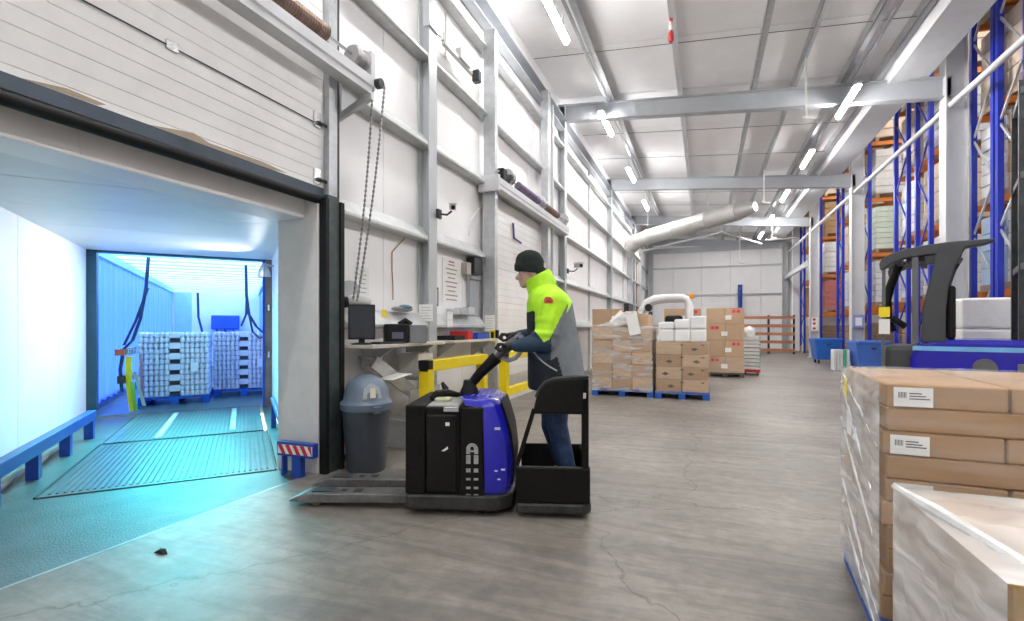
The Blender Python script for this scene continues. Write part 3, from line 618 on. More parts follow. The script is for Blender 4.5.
# ---- pallets of bottled drinks in the trailer
bottle_m = mat('milky_bottle', (0.78, 0.80, 0.82), 0.25, var=0.05); red_cap = mat('pinkish_bottle', (0.80, 0.72, 0.76), 0.3, var=0.05)
tray_m = mat('pale_grey_tray', (0.55, 0.58, 0.62), 0.5)
def make_pallet(parent, wx, wy, m, h=0.144, x0=0, y0=0, boards=5):
    """block pallet, origin at its centre on the floor; returns parts"""
    for i in range(boards):
        y = -wy/2+wy*(i+0.5)/boards; MB().box(x0-wx/2, x0+wx/2, y0+y-wy/boards*0.40, y0+y+wy/boards*0.40, h-0.022, h).obj('deck_board', m, parent)
    for sx in (-1, 0, 1):
        MB().box(x0+sx*(wx/2-0.06)-0.06, x0+sx*(wx/2-0.06)+0.06, y0-wy/2, y0+wy/2, 0.0, 0.02).obj('bottom_board', m, parent)
        for sy in (-1, 0, 1): MB().box(x0+sx*(wx/2-0.06)-0.06, x0+sx*(wx/2-0.06)+0.06, y0+sy*(wy/2-0.05)-0.05, y0+sy*(wy/2-0.05)+0.05, 0.02, h-0.044).obj('block', m, parent)
    for sy in (-1, 0, 1): MB().box(x0-wx/2, x0+wx/2, y0+sy*(wy/2-0.05)-0.05, y0+sy*(wy/2-0.05)+0.05, h-0.044, h-0.022).obj('stringer', m, parent)
    return h
def bottle_stack(label, t, n, wx, wy, bm_, layers=6):
    p = thing('bottle_pallet', label, 'pallet load', TN(t, n, 0.016), DROT, 'pallets of bottles in the trailer')
    h = make_pallet(p, wx, wy, blue_pallet)
    lh = 0.187; nx = 14; ny = 4
    base = None
    for L_ in range(layers):
        z = h+L_*lh
        tr_ = MB().box(-wx/2+0.01, -0.09, -wy/2+0.01, wy/2-0.01, 0.0, 0.012).box(0.09, wx/2-0.01, -wy/2+0.01, wy/2-0.01, 0, 0.012).box(-0.09, 0.09, -wy/2+0.12, wy/2-0.01, 0.0, 0.012).obj('tray', tray_m, p, loc=(0, 0, z))
        hole = MB().box(-0.07, 0.07, -wy/2+0.035, -wy/2+0.12, 0.012, 0.075).obj('hand_hole', ink, p, loc=(0, 0, z)); MB().box(-0.085, 0.085, -wy/2+0.02, -wy/2+0.12, 0.08, 0.185).obj('carry_panel', bm_, p, loc=(0, 0, z), bevel=0.008)
        if base is None:
            b = MB(); r = wx/nx*0.495; prof = [(r*0.8, 0.012), (r, 0.02), (r, 0.068), (r*0.6, 0.084), (r*0.55, 0.095), (r*0.6, 0.098), (r, 0.108), (r, 0.158), (r*0.6, 0.172), (r*0.55, 0.185)]
            for i in range(nx):
                for j in range(8):
                    if 2 <= i <= nx-3 and 2 <= j: continue
                    x = -wx/2+wx*(i+0.5)/nx; y = -wy/2+wx/nx*(j+0.5)
                    if j < 2 and abs(x) < 0.08: continue
                    b.lathe(prof, 8, (x, y, 0))
            base = b.obj('bottles', bm_, p, smooth=True, loc=(0, 0, z)); base['kind'] = 'stuff'
        else: inst(base, p, (0.006*random.uniform(-1, 1), 0, z))
    MB().box(-wx/2+0.02, wx/2-0.02, -wy/2+0.12, wy/2-0.02, h+0.02, h+layers*lh-0.03).obj('core', tray_m, p)
    MB().box(0.24, 0.35, -wy/2-0.012, -wy/2-0.006, h+0.42, h+0.58).obj('label_sheet', paper, p)
    return p
bottle_stack('pallet of white bottles in the trailer, the nearer left one', 11.15, -1.05, 1.05, 1.2, bottle_m)
bottle_stack('pallet of pinkish bottles in the trailer, the right one', 11.85, 0.02, 1.05, 1.2, red_cap)
# ================================================================== RIDE-ON PALLET TRUCK
TRZ = math.radians(17.0); TO = Vector((-1.78, 3.606, 0))
tX = Vector((math.cos(TRZ), math.sin(TRZ), 0)); tY = Vector((-math.sin(TRZ), math.cos(TRZ), 0))
def TL(u, v, y):
    """photo direction met with the truck's own lengthwise plane at offset y -> truck-local point"""
    r = ray(u, v); k = ((TO+tY*y)-EYE).dot(tY)/r.dot(tY); p = EYE+r*k-TO
    return Vector((p.dot(tX), y, p.z))
tk = thing('pallet_truck', 'black and blue ride-on pallet truck with two long forks', 'pallet truck', tuple(TO), TRZ)
tblack = mat('truck_black_shell', (0.006, 0.0055, 0.005), 0.5, var=0.25, scale=20, bump=0.15, bscale=120, spec=0.22)
tgrey = mat('truck_grey_casting', (0.06, 0.062, 0.06), 0.4, 0.4, var=0.3, scale=10, bump=0.1)
fork_m = mat('worn_fork_steel', (0.24, 0.235, 0.23), 0.42, 0.5, var=0.3, scale=7)
HY = 0.39
# chassis skirt
sk = [(-0.37, -HY), (0.30, -HY), (0.40, -HY+0.10), (0.42, 0), (0.40, HY-0.10), (0.30, HY), (-0.37, HY)]
MB().prism(sk, 'z', 0.045, 0.16).obj('chassis', tgrey, tk, bevel=0.02)
# battery box (fork side) and side doors
MB().box(-0.37, -0.225, -HY, HY, 0.16, 0.80).obj('battery_box', tblack, tk, bevel=0.012)
MB().box(-0.222, 0.03, -HY+0.012, HY-0.012, 0.16, 0.785).obj('battery_bay', tblack, tk, bevel=0.01)
MB().box(-0.215, 0.005, -HY-0.004, -HY+0.02, 0.18, 0.735).obj('side_door', mat('truck_door_black', (0.008, 0.008, 0.008), 0.35, var=0.2, scale=25, spec=0.25), tk, bevel=0.018)
MB().box(-0.215, 0.02, -HY+0.03, HY-0.03, 0.785, 0.80).obj('battery_lid', mat('pale_grey_lid', (0.40, 0.40, 0.38), 0.5, var=0.15), tk, bevel=0.005)
MB().box(-0.09, 0.02, -HY-0.002, -HY+0.06, 0.755, 0.79).obj('lid_clamp', chrome, tk, bevel=0.004)
# motor compartment, black front panel and blue hood with a raked back
MB().box(0.03, 0.20, -HY, HY, 0.16, 0.79).obj('motor_panel', tblack, tk, bevel=0.012)
rings = []
for z, xb, hw, xf in ((0.16, 0.385, 0.345, 0.205), (0.24, 0.40, 0.36, 0.205), (0.40, 0.40, 0.375, 0.205), (0.58, 0.375, 0.378, 0.20), (0.72, 0.335, 0.372, 0.195), (0.785, 0.31, 0.362, 0.19), (0.80, 0.305, 0.36, 0.06), (0.835, 0.27, 0.335, 0.05), (0.845, 0.22, 0.30, 0.02)):
    rings.append([(xf, -hw, z), (xb-0.10, -hw, z), (xb-0.035, -hw+0.03, z), (xb, -hw+0.11, z), (xb, hw-0.11, z), (xb-0.035, hw-0.03, z), (xb-0.10, hw, z), (xf, hw, z)])
hd = [[(x, y*(HY+0.006)/0.378 if abs(y) > 0.3 else y, z) for x, y, z in r] for r in rings]
MB().loft(hd).obj('hood', blue_truck, tk, smooth=True, bevel=0.012)
b = MB()
for i in range(len(hd)-1):
    pass
b.prism([(0.39, 0.2), (0.402, 0.4), (0.378, 0.58), (0.338, 0.72), (0.308, 0.80), (0.32, 0.81), (0.350, 0.73), (0.390, 0.59), (0.414, 0.4), (0.402, 0.2)], 'y', -0.26, 0.26)
b.obj('back_pad', tblack, tk, bevel=0.008)
for k in range(4): MB().box(0.08+k*0.045, 0.10+k*0.045, -0.22, 0.22, 0.843, 0.849).obj('hood_rib', mat('lilac_trim', (0.10, 0.09, 0.55), 0.35), tk)
# emblem made of an arch and fading bars, printed in grey on the black panel
em = mat('grey_emblem', (0.42, 0.42, 0.41), 0.6, var=0.2, scale=60)
ex = 0.118; ey = -HY-0.0025
out = arc((ex, 0.49), 0.043, 180, 0, 10); inn = arc((ex, 0.49), 0.015, 0, 180, 8)
b = MB(); b.prism([(ex-0.043, 0.456)]+out+[(ex+0.043, 0.456), (ex+0.015, 0.456), (ex+0.015, 0.47), (ex-0.015, 0.47), (ex-0.015, 0.456)], 'y', ey, ey+0.002)
e0 = b.obj('emblem_arch', em, tk)
MB().lathe([(0.014, 0), (0.014, 0.002)], 14).obj('emblem_hole', tblack, tk, loc=(ex, ey, 0.495), rot=(PI/2, 0, 0))
for z0, z1 in ((0.385, 0.448), (0.325, 0.352), (0.268, 0.284), (0.205, 0.222), (0.15+0.012, 0.17)):
    for s in (-1, 1): MB().box(ex+s*0.028-0.016, ex+s*0.028+0.016, ey, ey+0.002, z0, z1).obj('emblem_bar', em, tk)
MB().box(-0.075, -0.045, -HY-0.006, -HY-0.004, 0.655, 0.68).obj('sticker', paper, tk); MB().prism([(-0.105, 0.475), (-0.075, 0.495), (-0.06, 0.51), (-0.055, 0.49), (-0.085, 0.472)], 'y', -HY-0.006, -HY-0.004).obj('sticker', paper, tk)
for x, z, s in ((0.30, 0.64, 0.02), (0.29, 0.34, 0.012), (0.34, 0.35, 0.014), (0.31, 0.28, 0.011)): MB().box(x-s, x+s, -HY-0.009, -HY-0.0065, z-s*0.4, z+s*0.5).obj('scuff', mat('pale_scuff', (0.5, 0.55, 0.75), 0.6), tk)
# cable plug, papers and gloves on the lid
MB().tube([(-0.24, -0.12, 0.80), (-0.20, -0.10, 0.84), (-0.13, -0.06, 0.85), (-0.06, -0.02, 0.83), (-0.02, 0.05, 0.82)], [0.025, 0.035, 0.03, 0.022, 0.012], 8).obj('battery_plug', tblack, tk, smooth=True)
MB().tube([(-0.16, -0.02, 0.81), (-0.15, -0.02, 0.88), (-0.18, 0.0, 0.92)], [0.028, 0.026, 0.014], 8).obj('cable_knob', black_m, tk, smooth=True)
MB().box(-0.20, -0.08, -0.2, -0.1, 0.80, 0.825).obj('plug_cover', mat('yellow_grey_plastic', (0.55, 0.55, 0.35), 0.5, var=0.15), tk, bevel=0.01)
MB().box(0.015, 0.05, -0.1, -0.05, 0.81, 0.87).obj('key_switch', chrome, tk, bevel=0.006)
# forks with their slots
for yc in (-0.185, 0.185):
    fk = MB(); hw = 0.085; x0, x1 = -1.30, -0.36
    fk.prism([(x1, 0.115), (x0+0.12, 0.105), (x0, 0.055), (x0, 0.04), (x0+0.1, 0.035), (x1, 0.05)], 'y', yc-hw, yc+hw)
    f_ = fk.obj('fork', fork_m, tk, bevel=0.01)
    for xa, xb2, ya in ((-1.14, -0.98, 0.05), (-0.92, -0.88, 0.02), (-0.82, -0.76, 0.03)): MB().box(xa, xb2, yc-ya, yc+ya, 0.105, 0.1145).obj('fork_slot', ink, f_)
    MB().tube([(-1.10, yc-0.06, 0.04), (-1.10, yc+0.06, 0.04)], 0.039, 14).obj('fork_wheel', mat('polyurethane_wheel', (0.1, 0.09, 0.08), 0.6), f_, smooth=True)
for yc in (-0.26, 0.26): MB().tube([(0.18, yc-0.04, 0.075), (0.18, yc+0.04, 0.075)], 0.075, 18).obj('drive_wheel', black_m, tk, smooth=True)
# operator platform tub
tub = MB(); xa, xb2 = 0.43, 0.955
MB().prism([(xa, -HY), (xb2-0.04, -HY), (xb2+0.012, -HY+0.05), (xb2+0.012, HY-0.05), (xb2-0.04, HY), (xa, HY)], 'z', 0.035, 0.115).obj('platform_bumper', tgrey, tk, bevel=0.02)
MB().box(xa, xb2-0.01, -HY+0.01, HY-0.01, 0.115, 0.145).obj('platform_floor', black_m, tk)
MB().box(xa, xb2, -HY, -HY+0.025, 0.115, 0.365).obj('platform_side', tblack, tk, bevel=0.01)
MB().box(xa, xb2, HY-0.025, HY, 0.115, 0.365).obj('platform_side', tblack, tk, bevel=0.01)
MB().box(xb2-0.025, xb2, -HY+0.025, HY-0.025, 0.145, 0.36).obj('platform_back', tblack, tk, bevel=0.008)
MB().tube([(xa, -HY+0.012, 0.368), (xb2, -HY+0.012, 0.368)], 0.009, 8).obj('rim', tgrey, tk)
# near guard : rear post, raked front bar, padded panel with rounded top
MB().box(0.895, 0.945, -HY, -HY+0.05, 0.36, 1.0).obj('guard_post', tblack, tk, bevel=0.008)
MB().bar((0.432, -HY+0.025, 0.36), (0.56, -HY+0.025, 0.78), 0.04, 0.03).obj('guard_bar', tblack, tk)
g = [(0.548, 0.745), (0.575, 0.86), (0.60, 0.92), (0.64, 0.965), (0.70, 0.99), (0.78, 1.0), (0.945, 1.01), (0.945, 0.745)]
MB().prism(g, 'y', -HY+0.0, -HY+0.045).obj('guard_panel', tblack, tk, bevel=0.015)
MB().tube([(x, -HY+0.022, z+0.004) for x, z in g[1:-1]], 0.013, 8).obj('guard_rim', tgrey, tk, smooth=True)
MB().box(0.905, 0.925, -HY-0.004, -HY, 0.86, 0.90).obj('reflector', chrome, tk)
# tiller
tb0 = TL(467, 386, -0.05); th0 = TL(497, 357, -0.05); th1 = TL(522, 334, -0.05)
MB().lathe([(0.075, 0.83), (0.075, 0.86), (0.055, 0.90), (0.045, 0.95)], 16, (tb0.x+0.02, -0.05, 0)).obj('tiller_boot', black_m, tk, smooth=True)
MB().tube([(tb0.x+0.02, -0.05, 0.90), tuple(tb0.lerp(th0, 0.45)), tuple(th0)], [0.035, 0.040, 0.05], 12).obj('tiller_arm', tblack, tk, smooth=True)
hm = mat('tiller_head_grey', (0.10, 0.10, 0.105), 0.4, 0.1, var=0.1)
p0, p1, t_, s_, u_, ln = frame_of(th0, th1, (0, 1, 0))
rings = []
for q, a, c in ((0, 0.045, 0.05), (0.15, 0.065, 0.06), (0.5, 0.075, 0.075), (0.85, 0.05, 0.065), (1.0, 0.03, 0.045)):
    cpt = th0.lerp(th1, q); rings.append([tuple(cpt+Vector((0, 1, 0))*(c*math.cos(2*PI*k/12))+s_*(a*0.55*math.sin(2*PI*k/12))) for k in range(12)])
MB().loft(rings).obj('tiller_head', hm, tk, smooth=True)
gr = [TL(u, v, -0.02) for u, v in ((501, 356), (509, 360), (517, 357), (522, 350), (523, 341), (521, 335))]
for y in (-0.16, 0.10):
    MB().tube([(p.x, (-0.05+(y-(-0.05))*min(1, i*0.6)), p.z) for i, p in enumerate(gr)], 0.017, 8).obj('tiller_grip', mat('grip_light_grey', (0.33, 0.33, 0.33), 0.4), tk, smooth=True)
MB().tube([(gr[3].x-0.01, -0.18, gr[3].z+0.03), (gr[3].x-0.01, 0.12, gr[3].z+0.03)], 0.018, 10).obj('handle_bar', black_m, tk, smooth=True)
# ================================================================== OPERATOR
PX = 0.78; PYC = 0.02
feet = Vector((PX, PYC, 0.145)); fw = TO+tX*feet.x+tY*feet.y; 
pe = thing('person', 'operator in lime and grey work jacket and dark beanie gripping the truck tiller', 'person', (fw.x, fw.y, 0.146), TRZ)
def PP(u, v, y): return TL(u, v, y)-feet
def remesh_obj(mb, name, voxel, smooth_it=4, sfac=0.5):
    o = mb.obj(name+'_tmp', []); r = o.modifiers.new('r', 'REMESH'); r.mode = 'VOXEL'; r.voxel_size = voxel
    s = o.modifiers.new('s', 'SMOOTH'); s.iterations = smooth_it; s.factor = sfac
    dg = bpy.context.evaluated_depsgraph_get(); me = bpy.data.meshes.new_from_object(o.evaluated_get(dg)); me.name = name
    old = o.data; bpy.data.objects.remove(o); bpy.data.meshes.remove(old)
    me.polygons.foreach_set('use_smooth', [True]*len(me.polygons)); return me
SH = 0.175; HIPY = 0.095
neck = PP(541, 288, PYC); chest = PP(552, 318, PYC); belly = PP(555, 350, PYC); hip = PP(556, 383, PYC)
shN = PP(554, 303, PYC-SH); shF = PP(549, 303, PYC+SH)
elN = PP(545, 342, PYC-SH-0.05); wrN = PP(517, 346, PYC-0.19)
elF = PP(541, 336, PYC+SH+0.05); wrF = PP(519, 336, PYC+0.12)
hN = PP(508, 346, PYC-0.165); hF = PP(511, 336, PYC+0.09)
hipN = hip+Vector((0, -HIPY, 0.0)); hipF = hip+Vector((0, HIPY, 0.0))
knN = PP(557, 425, PYC-0.10); knF = PP(551, 425, PYC+0.10)
anN = PP(568, 470, PYC-0.11); anF = PP(564, 470, PYC+0.11)
anN.z = anF.z = 0.09
head = PP(532, 272, PYC)
skin = mat('skin', (0.62, 0.40, 0.30), 0.5, var=0.06, scale=12)
# body : one continuous figure with head, face and hands
b = MB()
b.sphere(head+Vector((0.01, 0, 0.03)), (0.10, 0.078, 0.105), 20)
b.sphere(head+Vector((-0.03, 0, -0.045)), (0.068, 0.060, 0.085), 16)
b.sphere(head+Vector((-0.065, 0, -0.10)), (0.032, 0.038, 0.03), 12)             # chin
b.capsule(head+Vector((-0.092, 0, -0.005)), head+Vector((-0.118, 0, -0.048)), 0.011, 0.017, 10)   # nose
b.sphere(head+Vector((-0.108, 0, -0.052)), (0.016, 0.022, 0.012), 10)
b.sphere(head+Vector((-0.085, 0, 0.012)), (0.02, 0.055, 0.014), 12)              # brow
b.sphere(head+Vector((-0.091, 0, -0.078)), (0.014, 0.026, 0.007), 10); b.sphere(head+Vector((-0.088, 0, -0.092)), (0.014, 0.022, 0.008), 10)  # lips
for s in (-1, 1):
    b.sphere(head+Vector((0.015, s*0.078, -0.03)), (0.022, 0.012, 0.034), 12)      # ear
    b.sphere(head+Vector((-0.055, s*0.048, -0.045)), (0.03, 0.022, 0.03), 10)      # cheek
b.capsule(head+Vector((0.03, 0, -0.06)), neck, 0.058, 0.066)
b.capsule(neck, chest, 0.075, 0.11); b.capsule(chest, belly, 0.12, 0.12); b.capsule(belly, hip, 0.12, 0.115)
for s, sh, el, wr_, hd_ in ((-1, shN, elN, wrN, hN), (1, shF, elF, wrF, hF)):
    b.capsule(neck.lerp(chest, 0.35), sh, 0.07, 0.06); b.capsule(sh, el, 0.05, 0.042); b.capsule(el, wr_, 0.042, 0.03); b.capsule(wr_, hd_, 0.028, 0.03)
for hp, kn, an in ((hipN, knN, anN), (hipF, knF, anF)):
    b.capsule(hip, hp, 0.10, 0.08); b.capsule(hp, kn, 0.078, 0.052); b.capsule(kn, an, 0.05, 0.036); b.capsule(an, an+Vector((-0.12, 0, -0.05)), 0.036, 0.03)
me = remesh_obj(b, 'body', 0.0085, 3); body = link('body', me, skin, pe)
for s in (-1, 1):
    ey_ = MB().sphere(head+Vector((-0.082, s*0.034, -0.012)), (0.012, 0.014, 0.009), 10).obj('eye', mat('eye_white', (0.75, 0.72, 0.70), 0.3), pe, smooth=True)
    MB().sphere(head+Vector((-0.091, s*0.034, -0.012)), (0.004, 0.006, 0.006), 8).obj('iris', ink, ey_)
    MB().capsule(head+Vector((-0.096, s*0.018, 0.010)), head+Vector((-0.082, s*0.055, 0.012)), 0.005, 0.004, 6).obj('eyebrow', mat('brown_hair', (0.08, 0.05, 0.03), 0.8), pe)
MB().capsule(head+Vector((0.055, -0.055, -0.05)), head+Vector((0.055, 0.055, -0.05)), 0.035, 0.035).obj('hair', mat('brown_hair', (0.08, 0.05, 0.03), 0.8), pe, smooth=True)
# jacket
b = MB()
rings = []
for u, v, rx, ry in ((545, 285, 0.085, 0.08), (546.5, 290, 0.122, 0.14), (548.5, 296, 0.158, 0.20), (549.5, 303, 0.180, 0.225), (551, 320, 0.193, 0.235), (554, 350, 0.208, 0.238), (556.5, 378, 0.228, 0.245), (557, 387, 0.230, 0.243), (557, 389, 0.215, 0.225)):
    c = PP(u, v, PYC); rings.append([tuple(c+Vector((rx*math.cos(2*PI*k/28), ry*math.sin(2*PI*k/28), 0))) for k in range(28)])
b.loft(rings)
for sh, el, wr_ in ((shN, elN, wrN), (shF, elF, wrF)):
    b.capsule(neck.lerp(chest, 0.55), sh, 0.10, 0.098); b.capsule(sh, el, 0.110, 0.084); b.capsule(el, el.lerp(wr_, 0.45), 0.080, 0.068); b.capsule(el.lerp(wr_, 0.45), wr_, 0.068, 0.048)
    for q, dx in ((0.45, -0.008), (0.80, -0.008)): b.sphere(sh.lerp(el, q)+Vector((dx, 0, 0)), (0.106, 0.104, 0.05), 14)
    b.sphere(el, (0.086, 0.086, 0.080), 14)
# standing collar
rings = []
for u, v, r in ((543, 290, 0.112), (539.5, 281, 0.104), (536.5, 276, 0.104)):
    c = PP(u, v, PYC); rings.append([tuple(c+Vector((r*math.cos(2*PI*k/20), r*0.9*math.sin(2*PI*k/20), 0.055*math.cos(2*PI*k/20)))) for k in range(20)])
b.loft(rings)
me = remesh_obj(b, 'jacket', 0.008, 6)
lime = mat('lime_hi_vis_fabric', (0.50, 0.92, 0.015), 0.65, var=0.12, scale=9, bump=0.35, bscale=9)
navy = mat('navy_black_fabric', (0.012, 0.016, 0.026), 0.75, var=0.3, scale=9, bump=0.35, bscale=9)
navyb = mat('dark_blue_sleeve_fabric', (0.022, 0.055, 0.11), 0.7, var=0.25, scale=9, bump=0.35, bscale=9)
greyf = mat('grey_jacket_fabric', (0.20, 0.22, 0.24), 0.75, var=0.15, scale=9, bump=0.35, bscale=9)
def seg_d(p, a, c):
    ab = c-a; t = max(0, min(1, (p-a).dot(ab)/ab.length_squared)); return (p-(a+ab*t)).length, t
zb = PP(556, 300, PYC)   # heights used for the colour blocks, in the jacket's own space
def flat_uv(p):        # jacket-space point flattened on the wearer's middle plane
    w_ = TO+tX*(p.x+feet.x)+tY*PYC; d_ = -SN*w_.x+CS*w_.y; r_ = CS*w_.x+SN*w_.y
    return 512+FPX*r_/d_, HORV-FPX*(p.z+feet.z-CAMZ)/d_
SLEEVE = ((500, 318), (530, 324), (544, 341), (549, 339), (566, 306), (600, 299)); TORSO = ((500, 312), (536, 313), (556, 332), (573, 301), (600, 296))
def edge_of(P_, u):
    for (a0, b0), (a1, b1) in zip(P_[:-1], P_[1:]):
        if a0 <= u <= a1: return b0+(b1-b0)*(u-a0)/(a1-a0)
    return 312
for pl in me.polygons:
    p = pl.center; arm = False; u_p, v_p = flat_uv(p)
    for sh, el, wr_ in ((shN, elN, wrN), (shF, elF, wrF)):
        du, tu = seg_d(p, sh, el); dl_, tl_ = seg_d(p, el, wr_); out = abs(p.y-PYC) > 0.20
        if dl_ < 0.12 and tl_ > 0.0 and (dl_ < du-0.012) and (out or tl_ > 0.4): pl.material_index = 2; arm = True; break
        if du < 0.14 and out and v_p > 300:
            pl.material_index = 0 if v_p < edge_of(SLEEVE, u_p) else (3 if u_p > 551 else 2)
            arm = True; break
    if arm: continue
    if v_p < edge_of(TORSO, u_p): pl.material_index = 0
    elif u_p > 553+(v_p-341)*0.27: pl.material_index = 3
    else: pl.material_index = 1
jk = link('jacket', me, [lime, navy, navyb, greyf], pe)
def outward(p0, yside):  return Vector((p0.x, yside, p0.z))
def stick(u, v, ymax=-0.6):
    """point on the jacket hit from the camera side (sewn-on details)"""
    o = TL(u, v, -0.6)-feet; t = TL(u, v, 0.3)-feet; d = (t-o).normalized()
    from mathutils.bvhtree import BVHTree
    global _bvh
    if '_bvh' not in globals(): _bvh = BVHTree.FromPolygons([x.co.copy() for x in me.vertices], [tuple(x.vertices) for x in me.polygons])
    hit = _bvh.ray_cast(o, d); return hit[0], hit[1]
def patch(poly, name, m, parent, off=0.006):
    b = MB(); fr = []; bk = []
    for u, v in poly:
        h_, n_ = stick(u, v)
        if h_ is None: return
        fr.append(tuple(h_+n_*off)); bk.append(tuple(h_-n_*0.004))
    n = len(poly); b.v = fr+bk; b.face(range(n)); b.face(list(range(n, 2*n))[::-1])
    for i in range(n): b.face([i, (i+1) % n, n+(i+1) % n, n+i])
    return b.obj(name, m, parent)
patch([(544.5, 300), (546, 297.5), (550.5, 297.5), (553, 300), (553, 303.5), (544.5, 303.5)], 'emblem_patch', redink, jk)
patch([(547, 301), (549.5, 300), (551, 302), (547, 302.5)], 'emblem_mark', mat('dark_red_mark', (0.12, 0.01, 0.02), 0.6), jk, 0.009)
pp_ = [stick(u, v) for u, v in ((534, 352), (538, 357), (543, 362), (550, 367), (557, 371))]
MB().tube([tuple(a_+n_*0.004) for a_, n_ in pp_], 0.006, 6).obj('reflective_piping', mat('reflective_grey', (0.5, 0.5, 0.5), 0.3, 0.3), jk)
patch([(530, 312), (534, 311), (533, 327), (529, 328)], 'chest_pocket', navy, jk, 0.008)
# beanie
b = MB(); hc = head+Vector((-0.016, 0, 0.045)); rings = []
for z, rx, ry in ((-0.055, 0.108, 0.09), (-0.05, 0.122, 0.103), (-0.02, 0.124, 0.105), (0.0, 0.122, 0.104), (0.008, 0.117, 0.10), (0.045, 0.113, 0.096), (0.078, 0.097, 0.083), (0.105, 0.073, 0.063), (0.122, 0.042, 0.037), (0.128, 0.008, 0.008)):
    rings.append([tuple(hc+Vector((rx*(1+0.012*((k % 2)*2-1))*math.cos(2*PI*k/44)+0.10*(z+0.05)*0.3, ry*(1+0.012*((k % 2)*2-1))*math.sin(2*PI*k/44), z-0.16*rx*math.cos(2*PI*k/44)*(1 if z < 0.1 else 0.5)))) for k in range(44)])
b.loft(rings).obj('beanie', mat('dark_green_knit', (0.010, 0.020, 0.017), 0.9, var=0.35, scale=30, bump=0.5, bscale=160), pe, smooth=True)
# trousers
b = MB()
for hp, kn, an in ((hipN, knN, anN), (hipF, knF, anF)):
    b.capsule(hip, hp, 0.13, 0.11); b.capsule(hp, kn, 0.112, 0.082); b.capsule(kn, an+Vector((0, 0, 0.02)), 0.082, 0.068); b.sphere(kn.lerp(an, 0.85), (0.075, 0.075, 0.035), 12)
me2 = remesh_obj(b, 'jeans', 0.012, 3); link('jeans', me2, mat('blue_denim', (0.018, 0.05, 0.13), 0.8, var=0.35, scale=14, bump=0.35, bscale=22), pe)
# boots
for an in (anN, anF):
    b = MB(); b.capsule(an+Vector((0.01, 0, 0.02)), an+Vector((0.005, 0, -0.035)), 0.055, 0.052); b.capsule(an+Vector((0.0, 0, -0.045)), an+Vector((-0.15, 0, -0.055)), 0.046, 0.04)
    bo = link('boot', remesh_obj(b, 'boot', 0.011, 2), mat('black_boot_leather', (0.02, 0.018, 0.016), 0.5), pe)
    MB().prism([(an.x+0.06, an.y-0.045), (an.x-0.14, an.y-0.048), (an.x-0.19, an.y-0.03), (an.x-0.19, an.y+0.03), (an.x-0.14, an.y+0.048), (an.x+0.06, an.y+0.045)], 'z', 0.0, 0.025).obj('sole', black_m, bo)
# gloves : palm, thumb and four fingers closed round the handle
glm = mat('black_work_glove', (0.025, 0.024, 0.022), 0.7, var=0.3, scale=25); glt = mat('tan_glove_cuff', (0.30, 0.22, 0.10), 0.7)
for s, hd_, wr_ in ((-1, hN, wrN), (1, hF, wrF)):
    b = MB(); d = (hd_-wr_).normalized()
    b.capsule(wr_, hd_-d*0.02, 0.036, 0.034); b.sphere(hd_, (0.045, 0.042, 0.030), 14)
    for k in range(4):
        y = -0.036+0.024*k; lk = (0.9, 1.0, 1.05, 0.85)[k] if s < 0 else (0.85, 1.05, 1.0, 0.9)[k]
        a0 = hd_+Vector((-0.03, y, 0.010)); a1 = a0+Vector((-0.042*lk, 0, 0.004)); a2 = a1+Vector((-0.020*lk, 0, -0.032)); a3 = a2+Vector((0.024*lk, 0, -0.018))
        b.capsule(a0, a1, 0.0125, 0.012, 8); b.capsule(a1, a2, 0.012, 0.011, 8); b.capsule(a2, a3, 0.011, 0.010, 8)
    q0 = hd_+Vector((0.0, -s*0.035, -0.008)); q1 = q0+Vector((-0.03, -s*0.016, -0.022)); q2 = q1+Vector((-0.03, s*0.004, -0.010))
    b.capsule(q0, q1, 0.016, 0.0135, 8); b.capsule(q1, q2, 0.0135, 0.011, 8)
    g_ = link('glove', remesh_obj(b, 'glove', 0.0055, 2), glm, pe)
    MB().tube([tuple(wr_-d*0.015), tuple(wr_+d*0.025)], [0.043, 0.040], 14).obj('glove_cuff', glt if s > 0 else glm, g_, smooth=True)
